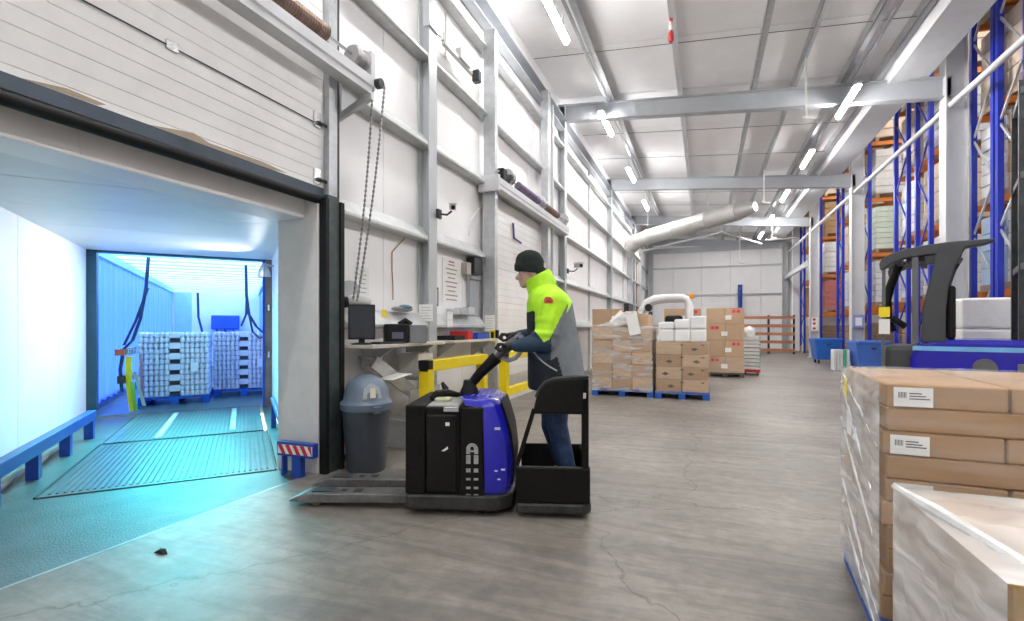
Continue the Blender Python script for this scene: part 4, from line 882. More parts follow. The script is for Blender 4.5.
# ================================================================== CARTONS AND PALLET LOADS
CARTONS = {}
def carton(parent, x, y, z, sx, sy, sz, m, rz=0, tape=False):
    key = (round(sx, 3), round(sy, 3), round(sz, 3), m.name)
    if key not in CARTONS:
        o = MB().box(-sx/2, sx/2, -sy/2, sy/2, 0, sz).obj('carton', m, parent, bevel=0.006, seg=1); CARTONS[key] = o
    else: o = inst(CARTONS[key], parent)
    o.location = (x, y, z); o.rotation_euler = (0, 0, rz); return o
def film_box(parent, x0, x1, y0, y1, z0, z1, m, jit=0.012, faces='LRFBT', n=10, name='stretch_film'):
    """wrinkled film stretched round a load; a mesh of real folds"""
    b = MB()
    def grid(P, Q, R):                       # P origin, Q and R edge vectors
        P, Q, R = Vector(P), Vector(Q), Vector(R); nm = Q.cross(R).normalized(); i0 = len(b.v)
        for i in range(n+1):
            for j in range(n+1):
                e = 0 if i in (0, n) or j in (0, n) else 1
                p = P+Q*(i/n)+R*(j/n)+nm*(random.uniform(-0.1, 1)*jit*e); b.v.append(tuple(p))
        for i in range(n):
            for j in range(n): a = i0+i*(n+1)+j; b.face([a, a+n+1, a+n+2, a+1])
    if 'L' in faces: grid((x0, y1, z0), (0, y0-y1, 0), (0, 0, z1-z0))
    if 'R' in faces: grid((x1, y0, z0), (0, y1-y0, 0), (0, 0, z1-z0))
    if 'F' in faces: grid((x0, y0, z0), (x1-x0, 0, 0), (0, 0, z1-z0))
    if 'B' in faces: grid((x1, y1, z0), (x0-x1, 0, 0), (0, 0, z1-z0))
    if 'T' in faces: grid((x0, y0, z1), (x1-x0, 0, 0), (0, y1-y0, 0))
    me = bpy.data.meshes.new(name); me.from_pydata(b.v, [], b.f); me.polygons.foreach_set('use_smooth', [True]*len(me.polygons))
    return link(name, me, m, parent)
def barcode_label(parent, x, y, z, wx, hz):
    """white shipping label on a carton front (facing -y) with bars and lines of print"""
    l = MB().box(x, x+wx, y-0.003, y-0.0015, z, z+hz).obj('label_sheet', paper, parent)
    b = MB()
    for k in range(9): b.box(x+wx*(0.12+0.025*k), x+wx*(0.12+0.025*k+0.010+0.008*(k % 3 == 0)), y-0.0036, y-0.003, z+hz*0.45, z+hz*0.75)
    for k in range(3): b.box(x+wx*0.40, x+wx*(0.92-0.1*k), y-0.0036, y-0.003, z+hz*(0.38+0.14*k), z+hz*(0.44+0.14*k))
    b.obj('print', ink, l); return l
# ---- foreground load A (flat cartons, half wrapped)
A = thing('pallet_of_cartons', 'tall stack of flat brown cartons with film-covered side, nearest the camera at right', 'pallet load', (1.325, 2.94, 0), -0.075, 'foreground pallet loads')
aw, ad = 1.20, 0.95
hA = make_pallet(A, aw, ad, blue_pallet)
lh = 0.0985
for i in range(10):
    z = hA+i*lh; o = random.uniform(-0.012, 0.012); two = i % 2 == 0
    if two:
        for sx in (-1, 1):
            for sy in (-1, 1): carton(A, sx*0.298+o, sy*0.236, z, 0.585, 0.465, lh-0.003, kraft if (i+sx) % 3 else kraft2, random.uniform(-0.008, 0.008))
    else:
        for sx in (-1, 0, 1):
            for sy in (-1, 1): carton(A, sx*0.396+o, sy*0.236, z, 0.388, 0.465, lh-0.003, kraft, random.uniform(-0.01, 0.01))
    if i in (9, 7, 5, 3): barcode_label(A, -0.565+o, -0.473, z+0.006, 0.13, lh-0.02)
film_box(A, -aw/2-0.012, aw/2+0.01, -ad/2-0.005, ad/2+0.01, 0.06, hA+10*lh+0.004, film_dense, 0.016, 'L', 14, 'side_film')
film_box(A, -aw/2-0.012, aw/2+0.012, -ad/2-0.012, ad/2+0.01, 0.06, hA+10*lh+0.004, film_clear, 0.010, 'FRB', 12)
film_box(A, -aw/2-0.012, aw/2+0.012, -ad/2-0.012, ad/2+0.01, 0.06, hA+10*lh+0.006, film_mid, 0.008, 'T', 14, 'top_film')
for k_, (ya, za, yb2, zb2) in enumerate(((0.46, 1.05, -0.40, 0.62), (0.46, 0.84, -0.46, 0.42), (0.46, 0.52, -0.46, 0.16), (0.40, 1.10, -0.46, 0.86), (0.30, 0.30, -0.46, 0.08))):
    MB().tube([(-aw/2-0.016, ya, za), (-aw/2-0.022, ya*0.5+yb2*0.5, za*0.5+zb2*0.5+0.02), (-aw/2-0.016, yb2, zb2)], [0.003, 0.007, 0.003], 6).obj('film_fold', film_mat('thick_film', 0.75, 1.0, (1, 1, 1), 5) if 'thick_film' not in MATS else MATS['thick_film'], A, smooth=True)
MB().box(-aw/2-0.020, -aw/2-0.018, 0.20, 0.34, hA+10*lh-0.15, hA+10*lh-0.05).obj('yellow_sticker', yellow_m, A)
MB().box(-aw/2-0.021, -aw/2-0.018, -0.02, 0.24, hA+10*lh-0.34, hA+10*lh-0.22).obj('label_sheet', paper, A)
# ---- foreground load B
Bp = thing('pallet_of_cartons', 'low stack of cartons wrapped in shiny white film, at the bottom right corner', 'pallet load', (1.28, 1.945, 0), 0, 'foreground pallet loads')
bw, bd = 1.18, 0.77
hB = make_pallet(Bp, bw, bd, wood)
bh = 0.297
for i in range(2):
    for sx in (-1, 0, 1):
        for sy in (-1, 1): carton(Bp, sx*0.391, sy*0.19, hB+i*bh, 0.385, 0.372, bh-0.004, kraft3 if sy < 0 else kraft2, random.uniform(-0.006, 0.006))
film_box(Bp, -bw/2-0.012, bw/2+0.012, -bd/2-0.006, bd/2+0.012, 0.04, hB+2*bh+0.008, film_dense, 0.018, 'LBT', 14, 'side_film')
film_box(Bp, -bw/2-0.012, bw/2+0.012, -bd/2-0.008, bd/2+0.012, 0.04, hB+2*bh+0.004, film_clear, 0.008, 'FR', 10)
MB().tube([(-bw/2-0.01, bd/2, hB+2*bh+0.012), (-bw/2+0.02, 0.1, hB+2*bh+0.02), (-bw/2+0.10, -bd/2, hB+2*bh+0.012)], [0.012, 0.022, 0.014], 8).obj('film_fold', MATS['thick_film'], Bp, smooth=True)
# ---- middle loads
def blocks(parent, x0, x1, y0, y1, z0, rows, nx, ny, rh, m, m2=None, jit=0.006):
    sx = (x1-x0)/nx; sy = (y1-y0)/ny
    for i in range(rows):
        for j in range(nx):
            for k in range(ny):
                if ny > 2 and 0 < k < ny-1 and i < rows-1: continue
                carton(parent, x0+sx*(j+0.5)+random.uniform(-jit, jit), y0+sy*(k+0.5), z0+i*rh, sx-0.006, sy-0.006, rh-0.004, (m2 if m2 and (i+j) % 2 else m))
P1 = thing('pallet_of_cartons', 'film-wrapped brown cartons with loose sheets on top on a blue pallet, left of the pair', 'pallet load', (-1.53, 10.58, 0), 0, 'wrapped pallets on the floor')
make_pallet(P1, 1.2, 1.0, blue_pallet); blocks(P1, -0.58, 0.58, -0.49, 0.49, 0.144, 5, 3, 2, 0.245, kraft2, kraft)
film_box(P1, -0.595, 0.595, -0.505, 0.505, 0.10, 1.385, film_mid, 0.02, 'LRFBT', 12)
MB().prism([(-0.55, 1.37), (0.50, 1.37), (0.50, 1.62), (0.10, 1.66), (-0.3, 1.45)], 'y', -0.30, 0.42).obj('loose_board', kraft2, P1, bevel=0.006)
MB().prism([(-0.56, 1.385), (-0.2, 1.48), (0.08, 1.68), (0.3, 1.67), (0.10, 1.42), (-0.1, 1.38)], 'y', -0.50, -0.31).obj('film_bunch', film_dense, P1)
MB().bar((0.18, -0.52, 1.62), (0.27, -0.53, 1.22), 0.22, 0.004, up=(0.05, -1, 0)).obj('loose_sheet', paper, P1)
MB().bar((0.02, -0.42, 1.66), (-0.18, -0.50, 1.44), 0.16, 0.004, up=(0, -1, 0.4)).obj('loose_sheet', paper, P1)
P2 = thing('pallet_of_cartons', 'brown cartons topped with white wrapped packs on a dark blue pallet, right of the pair', 'pallet load', (-0.405, 10.55, 0), 0, 'wrapped pallets on the floor')
make_pallet(P2, 0.98, 1.0, blue_pallet); blocks(P2, -0.47, 0.47, -0.49, 0.49, 0.144, 4, 2, 2, 0.235, kraft, kraft2)
wp = mat('white_shrink_pack', (0.86, 0.86, 0.86), 0.35, var=0.04, scale=5, bump=0.25, bscale=12)
for j in range(3):
    for i in range(2):
        h_ = 0.24 if i == 0 else (0.14, 0.19, 0.25)[j]
        MB().box(-0.43+0.29*j, -0.145+0.29*j, -0.46, 0.46, 1.086+0.242*i, 1.086+0.242*i+h_).obj('white_pack', wp, P2, bevel=0.03)
dm = mat('dark_print', (0.10, 0.07, 0.05), 0.8)
for i, x in ((2, -0.23), (1, 0.16), (3, 0.22), (0, -0.2), (2, 0.26), (1, -0.30)):
    z = 0.144+0.235*i+0.10; MB().prism([(x-0.07, z), (x, z+0.035), (x+0.07, z), (x, z-0.035)], 'y', -0.494, -0.4915).obj('print_mark', dm, P2)
for i in range(4):
    for x in (0.0, 0.37): MB().box(x-0.03, x+0.03, -0.494, -0.4915, 0.144+0.235*i+0.17, 0.144+0.235*i+0.19).obj('print_mark', dm, P2)
film_box(P2, -0.49, 0.49, -0.505, 0.505, 0.10, 1.10, film_clear, 0.015, 'LRFB', 12)
def marked_load(label, x, y, wx, wy, rows, rh, base=0.12):
    p = thing('pallet_of_cartons', label, 'pallet load', (x, y, 0), 0, 'big cartons with red markings')
    make_pallet(p, wx, wy, mat('dark_pallet_wood', (0.10, 0.08, 0.07), 0.8, var=0.2), base)
    for i in range(rows):
        for j in range(2):
            cx = -wx/4+j*wx/2; carton(p, cx, 0, base+i*rh, wx/2-0.006, wy-0.01, rh-0.004, kraft2)
        x_ = -wx/2+0.10 if i % 2 == 0 else wx/2-0.32
        for q in range(2): MB().lathe([(0.045, 0), (0.045, 0.002)], 14).obj('red_mark', redink, p, loc=(x_+0.06+q*0.11, -wy/2+0.003, base+i*rh+rh-0.10), rot=(PI/2, 0, 0))
        MB().box(x_-0.02, x_+0.24, -wy/2+0.0032, -wy/2+0.0036, base+i*rh+rh-0.16, base+i*rh+rh-0.04).obj('red_band', mat('faded_red_print', (0.66, 0.30, 0.24), 0.7), p)
        MB().box(-0.10+0.1*(i % 2), 0.06+0.1*(i % 2), -wy/2+0.001, -wy/2+0.0035, base+i*rh+0.12, base+i*rh+0.24).obj('label_sheet', paper, p)
    film_box(p, -wx/2-0.01, wx/2+0.01, -wy/2-0.012, wy/2+0.012, 0.1, base+rh*0.9, film_clear, 0.01, 'LRFB', 8)
    return p
marked_load('tall brown cartons with red round marks, right of the forklift arch', 0.52, 15.5, 0.96, 1.0, 4, 0.445)
marked_load('tall brown cartons with red marks, seen behind the left wrapped pallet', -2.42, 14.6, 1.1, 1.0, 4, 0.44)
marked_load('tall brown cartons with red marks, behind the forklift arch', -0.62, 16.3, 1.05, 1.0, 4, 0.45)
# stack of white and green trays on a red dolly
dy = thing('tray_dolly', 'stack of white trays with green edges on a red dolly', 'dolly', (1.26, 16.25, 0), 0)
rd = mat('red_plastic', (0.55, 0.03, 0.03), 0.45)
MB().box(-0.22, 0.22, -0.32, 0.32, 0.07, 0.16).obj('deck', rd, dy, bevel=0.01)
for sx in (-1, 1):
    for sy in (-1, 1): MB().tube([(sx*0.16-0.015, sy*0.25, 0.035), (sx*0.16+0.015, sy*0.25, 0.035)], 0.035, 12).obj('wheel', black_m, dy, smooth=True)
wt = mat('white_tray', (0.8, 0.82, 0.8), 0.45); gnm = mat('green_tray_edge', (0.10, 0.40, 0.20), 0.5)
for i in range(9):
    MB().box(-0.21, 0.21, -0.30, 0.30, 0.16+i*0.105, 0.16+i*0.105+0.085).obj('tray', wt, dy, bevel=0.006)
    MB().box(0.19, 0.222, -0.31, 0.31, 0.16+i*0.105+0.05, 0.16+i*0.105+0.09).obj('tray_edge', gnm, dy)
MB().sphere((-0.05, 0, 1.22), (0.17, 0.24, 0.18), 12).obj('film_bundle', wp, dy, smooth=True)
# ---- white forklift behind the pallets: only its arched guard and beacon rise above them
fl = thing('forklift', 'white forklift whose arched overhead guard shows above the wrapped pallets', 'forklift', (-0.95, 12.9, 0), 0)
fwm = mat('white_painted_guard', (0.85, 0.85, 0.85), 0.3, var=0.03, coat=0.3)
MB().prism([(-0.70, 0.25), (0.75, 0.25), (0.75, 1.0), (0.55, 1.15), (-0.25, 1.15), (-0.35, 0.6), (-0.70, 0.55)], 'y', -0.5, 0.5).obj('body', fwm, fl, bevel=0.05)
for y in (-0.42, 0.42): MB().tube([(-0.62, y, 0.9), (-0.55, y, 1.35), (-0.48, y, 1.75), (-0.38, y, 1.95), (-0.20, y, 2.04), (0.1, y, 2.07), (0.45, y, 2.07), (0.56, y, 2.02), (0.60, y, 1.9), (0.61, y, 1.1)], 0.085, 12).obj('guard_tube', fwm, fl, smooth=True)
for x in (-0.2, 0.0, 0.2, 0.4): MB().bar((x, -0.42, 2.07), (x, 0.42, 2.07), 0.05, 0.04).obj('roof_bar', fwm, fl)
MB().box(0.05, 0.45, -0.25, 0.25, 1.15, 1.65).obj('seat', black_m, fl, bevel=0.06)
MB().tube([(-0.30, -0.50, 1.82), (-0.30, -0.56, 1.84)], 0.085, 16).obj('mirror', black_m, fl, smooth=True)
MB().lathe([(0.06, 2.15), (0.065, 2.20), (0.05, 2.26), (0.02, 2.28)], 14, (0.66, -0.42, -0.12)).obj('beacon', mat('amber_beacon', (0.9, 0.35, 0.02), 0.3), fl, smooth=True)
MB().bar((0.55, -0.42, 2.02), (0.70, -0.42, 2.02), 0.04, 0.03).obj('beacon_bracket', fwm, fl)
for x, r in ((-0.5, 0.27), (0.5, 0.25)):
    for y in (-0.45, 0.45): MB().tube([(x, y-0.08, r), (x, y+0.08, r)], r, 20).obj('wheel', black_m, fl, smooth=True)
MB().box(-0.90, -0.78, -0.4, 0.4, 0.05, 1.95).obj('mast', dark_steel, fl)
# dark roll cages far left behind the pallets
rcg = thing('roll_cage', 'dark blue metal cage standing behind the brown cartons at left', 'cage', (-2.2, 17.5, 0), 0)
cgm = mat('dark_blue_cage', (0.03, 0.05, 0.12), 0.5, 0.2)
for x in (-0.5, 0.5):
    for y in (-0.4, 0.4): MB().bar((x, y, 0.1), (x, y, 1.9), 0.05, 0.05).obj('upright', cgm, rcg)
for z in (0.12, 0.7, 1.3, 1.85):
    for y in (-0.4, 0.4): MB().bar((-0.5, y, z), (0.5, y, z), 0.04, 0.09).obj('rail', cgm, rcg)
for x in (-0.45, 0.45):
    for y in (-0.35, 0.35): MB().tube([(x-0.02, y, 0.05), (x+0.02, y, 0.05)], 0.05, 12).obj('castor', black_m, rcg)
# ================================================================== RACKING
LV = [2.05, 3.75, 5.50, 7.30]
rows = [('nearest', 10.75, 11.60, 3), ('nearest back', 11.76, 12.55, 3), ('second', 14.55, 15.35, 3), ('third', 15.95, 16.85, 3), ('fourth', 19.25, 20.15, 2), ('fifth', 22.6, 23.4, 2), ('sixth', 26.5, 27.4, 2), ('farthest', 30.6, 31.7, 1)]
RX0 = 4.95; RBAY = 2.75
up_mesh = None
def upright(parent, x, y):
    b = MB().profile([(-0.05, -0.045), (0.05, -0.045), (0.05, 0.045), (0.03, 0.045), (0.03, -0.03), (-0.03, -0.03), (-0.03, 0.045), (-0.05, 0.045)], (x, y, 0), (x, y, 8.8))
    return b.obj('upright', rack_blue, parent)
rack_objs = {}
for ri, (nm, ya, yb, nb) in enumerate(rows):
    rk = thing('pallet_rack', 'blue and orange pallet rack seen end-on, the '+nm+' row beyond the columns', 'rack', (0, 0, 0), 0, 'pallet racks'); rack_objs[nm] = rk
    for f in range(nb):
        x = RX0+f*RBAY
        for y in (ya, yb): upright(rk, x, y)
        z = 0.3; s = 0
        while z < 8.2:
            a, c = (ya, yb) if s % 2 == 0 else (yb, ya); MB().bar((x, a, z), (x, c, z+0.95), 0.03, 0.035).obj('brace', rack_blue if ri > 1 else galv, rk); z += 0.95; s += 1
        for y in (ya, yb): MB().box(x-0.07, x+0.07, y-0.07, y+0.07, 0, 0.012).obj('foot', rack_blue, rk)
    for f in range(max(1, nb-1)):
        for z in LV:
            for y in (ya, yb): MB().box(RX0+f*RBAY+0.05, RX0+(f+1)*RBAY-0.05, y-0.025, y+0.025, z-0.12, z).obj('beam', orange_m, rk)
    if nb == 1: upright(rk, RX0+RBAY, ya); upright(rk, RX0+RBAY, yb)
    for y in (ya,): MB().prism([(RX0-0.16, y-0.1), (RX0-0.12, y-0.1), (RX0-0.12, y+0.1), (RX0-0.16, y+0.1)], 'z', 0, 0.4).obj('post_guard', yellow_m, rk)
redcr = mat('red_crate', (0.50, 0.16, 0.14), 0.5); grst = mat('pale_green_pack', (0.62, 0.70, 0.58), 0.5); whp = mat('white_sack', (0.74, 0.73, 0.70), 0.6); grp = mat('grey_white_pack', (0.62, 0.63, 0.66), 0.5); bgp = mat('beige_carton', (0.64, 0.52, 0.40), 0.7); drk = mat('dark_brown_crate', (0.22, 0.14, 0.08), 0.7); sky = mat('pale_blue_pack', (0.45, 0.60, 0.78), 0.45)
kinds = {'red': ('red crates', redcr, 6, 2), 'green': ('pale green packs', grst, 8, 1), 'white': ('white sacks', whp, 6, 2), 'grey': ('grey-white packs', grp, 7, 3), 'beige': ('beige cartons', bgp, 4, 2), 'brown': ('brown cartons', kraft, 5, 2), 'dark': ('dark brown crates', drk, 4, 2), 'blue': ('pale blue packs', sky, 4, 2)}
levels = ('floor level', 'first beam level', 'second beam level', 'third beam level', 'top beam level')
def rack_load(nm, ya, yb, slot, lev, kind):
    d, m, nl, nx = kinds[kind]; z0 = 0.0 if lev == 0 else LV[lev-1]
    top = (LV[lev] if lev < 4 else 8.7)-0.25-z0; x = RX0+0.72+slot*1.30; yc = (ya+yb)/2; wy = yb-ya+0.16
    p = thing('rack_load', d+' on '+levels[lev]+' of the '+nm+' rack row, '+('at its end' if slot == 0 else 'second from its end'), 'pallet load', (x, yc, z0), 0, 'loads in the racking')
    wx = 1.16; hp = 0.13
    MB().box(-wx/2, wx/2, -wy/2, wy/2, hp-0.025, hp).obj('deck', wood, p)
    for sx in (-1, 0, 1): MB().box(sx*(wx/2-0.05)-0.05, sx*(wx/2-0.05)+0.05, -wy/2, wy/2, 0, hp-0.025).obj('stringer', wood, p)
    H = min(top-hp, 1.35+0.1*((lev+slot) % 2)); rh = H/nl
    for i in range(nl):
        for j in range(nx): carton(p, -wx/2+wx*(j+0.5)/nx+random.uniform(-0.008, 0.008), random.uniform(-0.01, 0.01), hp+i*rh, round(wx/nx-0.012, 3), round(wy-0.03, 3), round(rh-0.016, 3), m)
plan = {'nearest': ['white', 'white', 'brown', 'beige', 'blue'], 'nearest back': ['white', 'blue', 'white', 'beige', 'white'], 'second': ['beige', 'white', 'beige', 'grey', 'beige'], 'third': ['brown', 'grey', 'white', 'beige', 'white'], 'fourth': ['dark', 'grey', 'green', 'white', 'beige'], 'fifth': ['brown', 'white', 'beige', 'white', 'brown'], 'sixth': ['dark', 'red', 'white', 'brown', 'beige'], 'farthest': ['beige', 'brown', 'white', 'beige', 'brown']}
alt = {'red': 'white', 'green': 'beige', 'white': 'brown', 'grey': 'white', 'beige': 'white', 'brown': 'beige', 'dark': 'brown', 'blue': 'beige'}
for nm, ya, yb, nb in rows:
    for lev in range(5):
        for slot in (0, 1):
            k_ = plan[nm][lev]
            rack_load(nm, ya, yb, slot, lev, k_ if slot == 0 else alt[k_])
# stack of spare orange beams far right
ob = thing('barrier_of_beams', 'low barrier of five orange beams between posts before the end wall', 'barrier', (2.9, 29.2, 0), 0)
for i in range(5): MB().box(-1.45, 1.40, -0.05, 0.05, 0.12+i*0.42, 0.27+i*0.42).obj('beam', mat('salmon_beam_paint', (0.55, 0.22, 0.11), 0.5), ob)
for x in (-1.35, 0.2, 1.36): MB().box(x-0.05, x+0.05, 0.05, 0.12, 0, 2.0).obj('post', dark_steel, ob)
# blue wheeled tubs, green crates, column boxes
def tub(label, x, y, rz, m, h=0.95):
    t = thing('wheeled_tub', label, 'bin', (x, y, 0), rz, 'blue wheeled tubs')
    rings = []
    for z, wx, wy in ((0.14, 0.36, 0.30), (0.80, 0.44, 0.37), (0.86, 0.47, 0.40), (0.92, 0.47, 0.40), (0.92, 0.43, 0.36), (0.30, 0.35, 0.29)):
        rings.append([(sx*wx, sy*wy, z*h/0.92) for sx, sy in ((-1, -1), (1, -1), (1, 1), (-1, 1))])
    MB().loft(rings).obj('tub', m, t, bevel=0.015)
    for sx in (-1, 1):
        for sy in (-1, 1): MB().tube([(sx*0.28-0.02, sy*0.22, 0.07), (sx*0.28+0.02, sy*0.22, 0.07)], 0.07, 12).obj('castor', black_m, t, smooth=True)
    MB().tube([(-0.05, -0.40*1.0-0.01, 0.72*h/0.92), (0.0, -0.44, 0.68*h/0.92), (0.05, -0.41, 0.72*h/0.92)], 0.03, 8).obj('handle', dark_steel, t)
    return t
tubm = mat('blue_plastic_tub', (0.025, 0.16, 0.62), 0.4, var=0.08); tubm2 = mat('light_blue_plastic_tub', (0.07, 0.19, 0.66), 0.4, var=0.08)
tub('blue wheeled tub in front of the second column, the nearer one', 4.72, 18.55, 0.12, tubm2)
tub('blue wheeled tub with a dark handle at the farther column', 4.30, 22.3, 0.1, tubm)
gc = thing('crate_stack', 'upright white and green folded crates beside the nearer blue tub', 'crates', (4.02, 18.7, 0), 0)
for i in range(5): MB().box(-0.22+i*0.09, -0.145+i*0.09, -0.2, 0.2, 0, 0.66).obj('crate', wt if i % 2 == 0 or i < 2 else mat('bright_green_crate', (0.08, 0.55, 0.28), 0.45), gc, bevel=0.008)
for x, y, lab in ((XR, RAFT[4]-0.16, 'white switch box with blue rim on the second column'),):
    t = thing('switch_box', lab, 'box', (x+0.14, y, 1.35)); MB().box(-0.15, 0.15, -0.05, 0, 0, 0.42).obj('case', mat('lilac_blue_case', (0.30, 0.34, 0.70), 0.5), t, bevel=0.01); MB().box(-0.09, 0.09, -0.07, -0.05, 0.07, 0.33).obj('cover', paper, t)
t = thing('safety_sign', 'white sign with red symbols on the farther column', 'sign', (XR+0.14, RAFT[5]-0.16, 1.2)); MB().box(-0.14, 0.14, -0.012, 0, 0, 0.62).obj('board', paper, t)
for z in (0.12, 0.34, 0.52): MB().lathe([(0.06, 0), (0.06, 0.003)], 14).obj('symbol', redink, t, loc=(-0.03, -0.012, z), rot=(PI/2, 0, 0))
# ================================================================== REACH TRUCK
RTY = 6.25
RRZ = math.radians(-20); RO = Vector((2.2, RTY, 0)); rX = Vector((math.cos(RRZ), math.sin(RRZ), 0)); rY = Vector((-math.sin(RRZ), math.cos(RRZ), 0))
rt = thing('reach_truck', 'dark grey and blue reach truck with overhead guard, parked at right', 'reach truck', tuple(RO), RRZ)
def RT(u, v, y=0.0):
    r = ray(u, v); k = ((RO+rY*y)-EYE).dot(rY)/r.dot(rY); p = EYE+r*k-RO; return (p.dot(rX), p.z)
rgrey = mat('reach_truck_charcoal', (0.055, 0.058, 0.065), 0.5, var=0.1)
rg2 = mat('reach_truck_mid_grey', (0.13, 0.135, 0.145), 0.5, var=0.1)
x910 = RT(910, 345)[0]
bd = [(x910, 0.22), (x910, 1.05), (x910+0.06, 1.19), (x910+0.2, 1.24), (1.2, 1.24), (1.55, 1.15), (1.55, 0.22)]
MB().prism(bd, 'y', 0, 1.15).obj('body', blue_truck, rt, bevel=0.04)
MB().box(x910+0.02, 1.50, -0.004, 0.01, 1.125, 1.17).obj('stripe', mat('light_blue_stripe', (0.20, 0.50, 0.85), 0.35), rt)
MB().box(0.55, 1.56, -0.01, 0.02, 0.60, 1.02).obj('side_recess', rg2, rt, bevel=0.01)
MB().tube([(0.33, -0.03, 0.97), (0.33, 0.0, 0.97)], 0.09, 18).obj('cap', rg2, rt, smooth=True)
xl = RT(880, 300)[0]
MB().box(xl-0.02, x910+0.05, 0.05, 1.1, 0.18, 0.62).obj('step', rg2, rt, bevel=0.04)
MB().box(xl+0.02, x910+0.08, 0.10, 0.5, 0.62, 1.18).obj('seat', rgrey, rt, bevel=0.06)
MB().tube([(xl+0.05, 0.2, 0.95), (xl+0.16, 0.2, 1.10), (xl+0.22, 0.2, 1.14)], [0.05, 0.06, 0.05], 10).obj('armrest', rg2, rt, smooth=True)
# overhead guard : slab with rounded nose and pointed tail
topg = [RT(u, v) for u, v in ((879, 264), (881, 259), (890, 254), (905, 249), (925, 245), (950, 241.5), (975, 239.5), (993, 238), (996, 240), (985, 244), (965, 247.5), (950, 253), (925, 255), (905, 258), (892, 263), (884, 269), (880, 270))]
for y0, y1 in ((0.0, 0.14), (1.0, 1.14)): MB().prism(topg if y0 == 0 else [p_ for p_ in topg if p_[0] < RT(966, 250)[0]], 'y', y0, y1).obj('guard_rail', rgrey, rt, bevel=0.01)
for u in (885, 897, 909, 921): x = RT(u, 250)[0]; MB().bar((x, 0.13, 2.08), (x, 1.01, 2.08), 0.05, 0.06).obj('guard_bar', rgrey, rt)
MB().box(RT(936, 250)[0], RT(962, 250)[0], 0.14, 1.0, 2.08, 2.15).obj('guard_plate', rgrey, rt)
# rear pillar widening to the roof, middle post, curved front strut
pil = [RT(u, v) for u, v in ((936, 250), (966, 247), (957, 262), (949, 285), (946, 310), (946, 342), (921, 342), (922, 310), (928, 285), (934, 265))]
for y0, y1 in ((0.0, 0.12), (1.02, 1.14)): MB().prism(pil, 'y', y0, y1).obj('pillar', rgrey, rt, bevel=0.01)
MB().bar((RT(915, 250)[0], 0.04, 2.10), (RT(915, 250)[0], 0.04, 1.2), 0.045, 0.05, up=(1, 0, 0)).obj('post', rg2, rt)
MB().bar((xl+0.03, 0.04, 2.02), (xl+0.02, 0.04, 0.5), 0.03, 0.03, up=(1, 0, 0)).obj('post', rg2, rt)
st = [RT(u, v, 0.6) for u, v in ((901, 262), (896, 272), (890, 288), (887, 300), (887, 320), (892, 332))]
MB().tube([(x, 0.6, z) for x, z in st], [0.045, 0.045, 0.045, 0.045, 0.05, 0.05], 10).obj('front_strut', black_m, rt, smooth=True)
MB().tube([RT(892, 318, 0.3)[:1]+(0.3,)+RT(892, 318, 0.3)[1:], RT(906, 327, 0.3)[:1]+(0.3,)+RT(906, 327, 0.3)[1:]], 0.035, 8).obj('lever', black_m, rt, smooth=True)
lx = RT(884, 315)[0]; MB().box(lx-0.045, lx+0.05, 0.0, 0.008, RT(884, 334)[1], RT(884, 319)[1]).obj('label_sheet', paper, rt); MB().box(lx-0.045, lx+0.05, -0.002, 0.008, RT(884, 317)[1], RT(884, 307)[1]).obj('yellow_label', yellow_m, rt)
MB().box(RT(946, 330)[0], RT(956, 330)[0], 0.05, 1.05, 1.24, 1.78).obj('headrest', black_m, rt, bevel=0.03)
# mast at the right edge
mx = RT(1015, 300, 0.5)[0]
for x in (mx, mx+0.22): MB().box(x, x+0.13, 0.12, 0.22, 0.1, 3.7).obj('mast_channel', dark_steel, rt)
for x in (mx, mx+0.22): MB().box(x, x+0.13, 0.88, 0.98, 0.1, 3.7).obj('mast_channel', dark_steel, rt)
for z in (0.4, 1.2, 1.94, 2.8, 3.6): MB().box(mx+0.01, mx+0.34, 0.10, 1.0, z-0.03, z+0.03).obj('mast_tie', rg2, rt)
for k in range(3): MB().tube([(mx+0.05+k*0.09, 0.3+k*0.15, 0.3), (mx+0.05+k*0.09, 0.3+k*0.15, 2.5)], 0.03, 8).obj('mast_cylinder', dark_steel, rt, smooth=True)
MB().box(1.5, 2.7, 0.15, 0.35, 0.1, 0.3).obj('support_leg', blue_truck, rt); MB().box(1.5, 2.7, 0.8, 1.0, 0.1, 0.3).obj('support_leg', blue_truck, rt)
for x, y, r in ((0.6, 0.1, 0.17), (0.6, 1.05, 0.17), (2.5, 0.25, 0.14), (2.5, 0.9, 0.14), (-0.2, 0.55, 0.17)): MB().tube([(x, y-0.06, r), (x, y+0.06, r)], r, 20).obj('wheel', black_m, rt, smooth=True)
# two white wrapped loads behind the reach truck
for k, (lab) in enumerate(('white wrapped load behind the reach truck, the one beside its pillar', 'white wrapped load behind the reach truck, the one beside its mast')):
    p = thing('wrapped_load', lab, 'pallet load', (3.42+k*0.60, 8.65, 0), 0, 'white loads behind the reach truck')
    MB().box(-0.29, 0.29, -0.4, 0.4, 0.0, 0.13).obj('pallet', wood, p)
    for i in range(4): MB().box(-0.28, 0.28, -0.4, 0.4, 0.13+i*0.405, 0.13+i*0.405+0.40).obj('pack', wp, p, bevel=0.03)
    pass
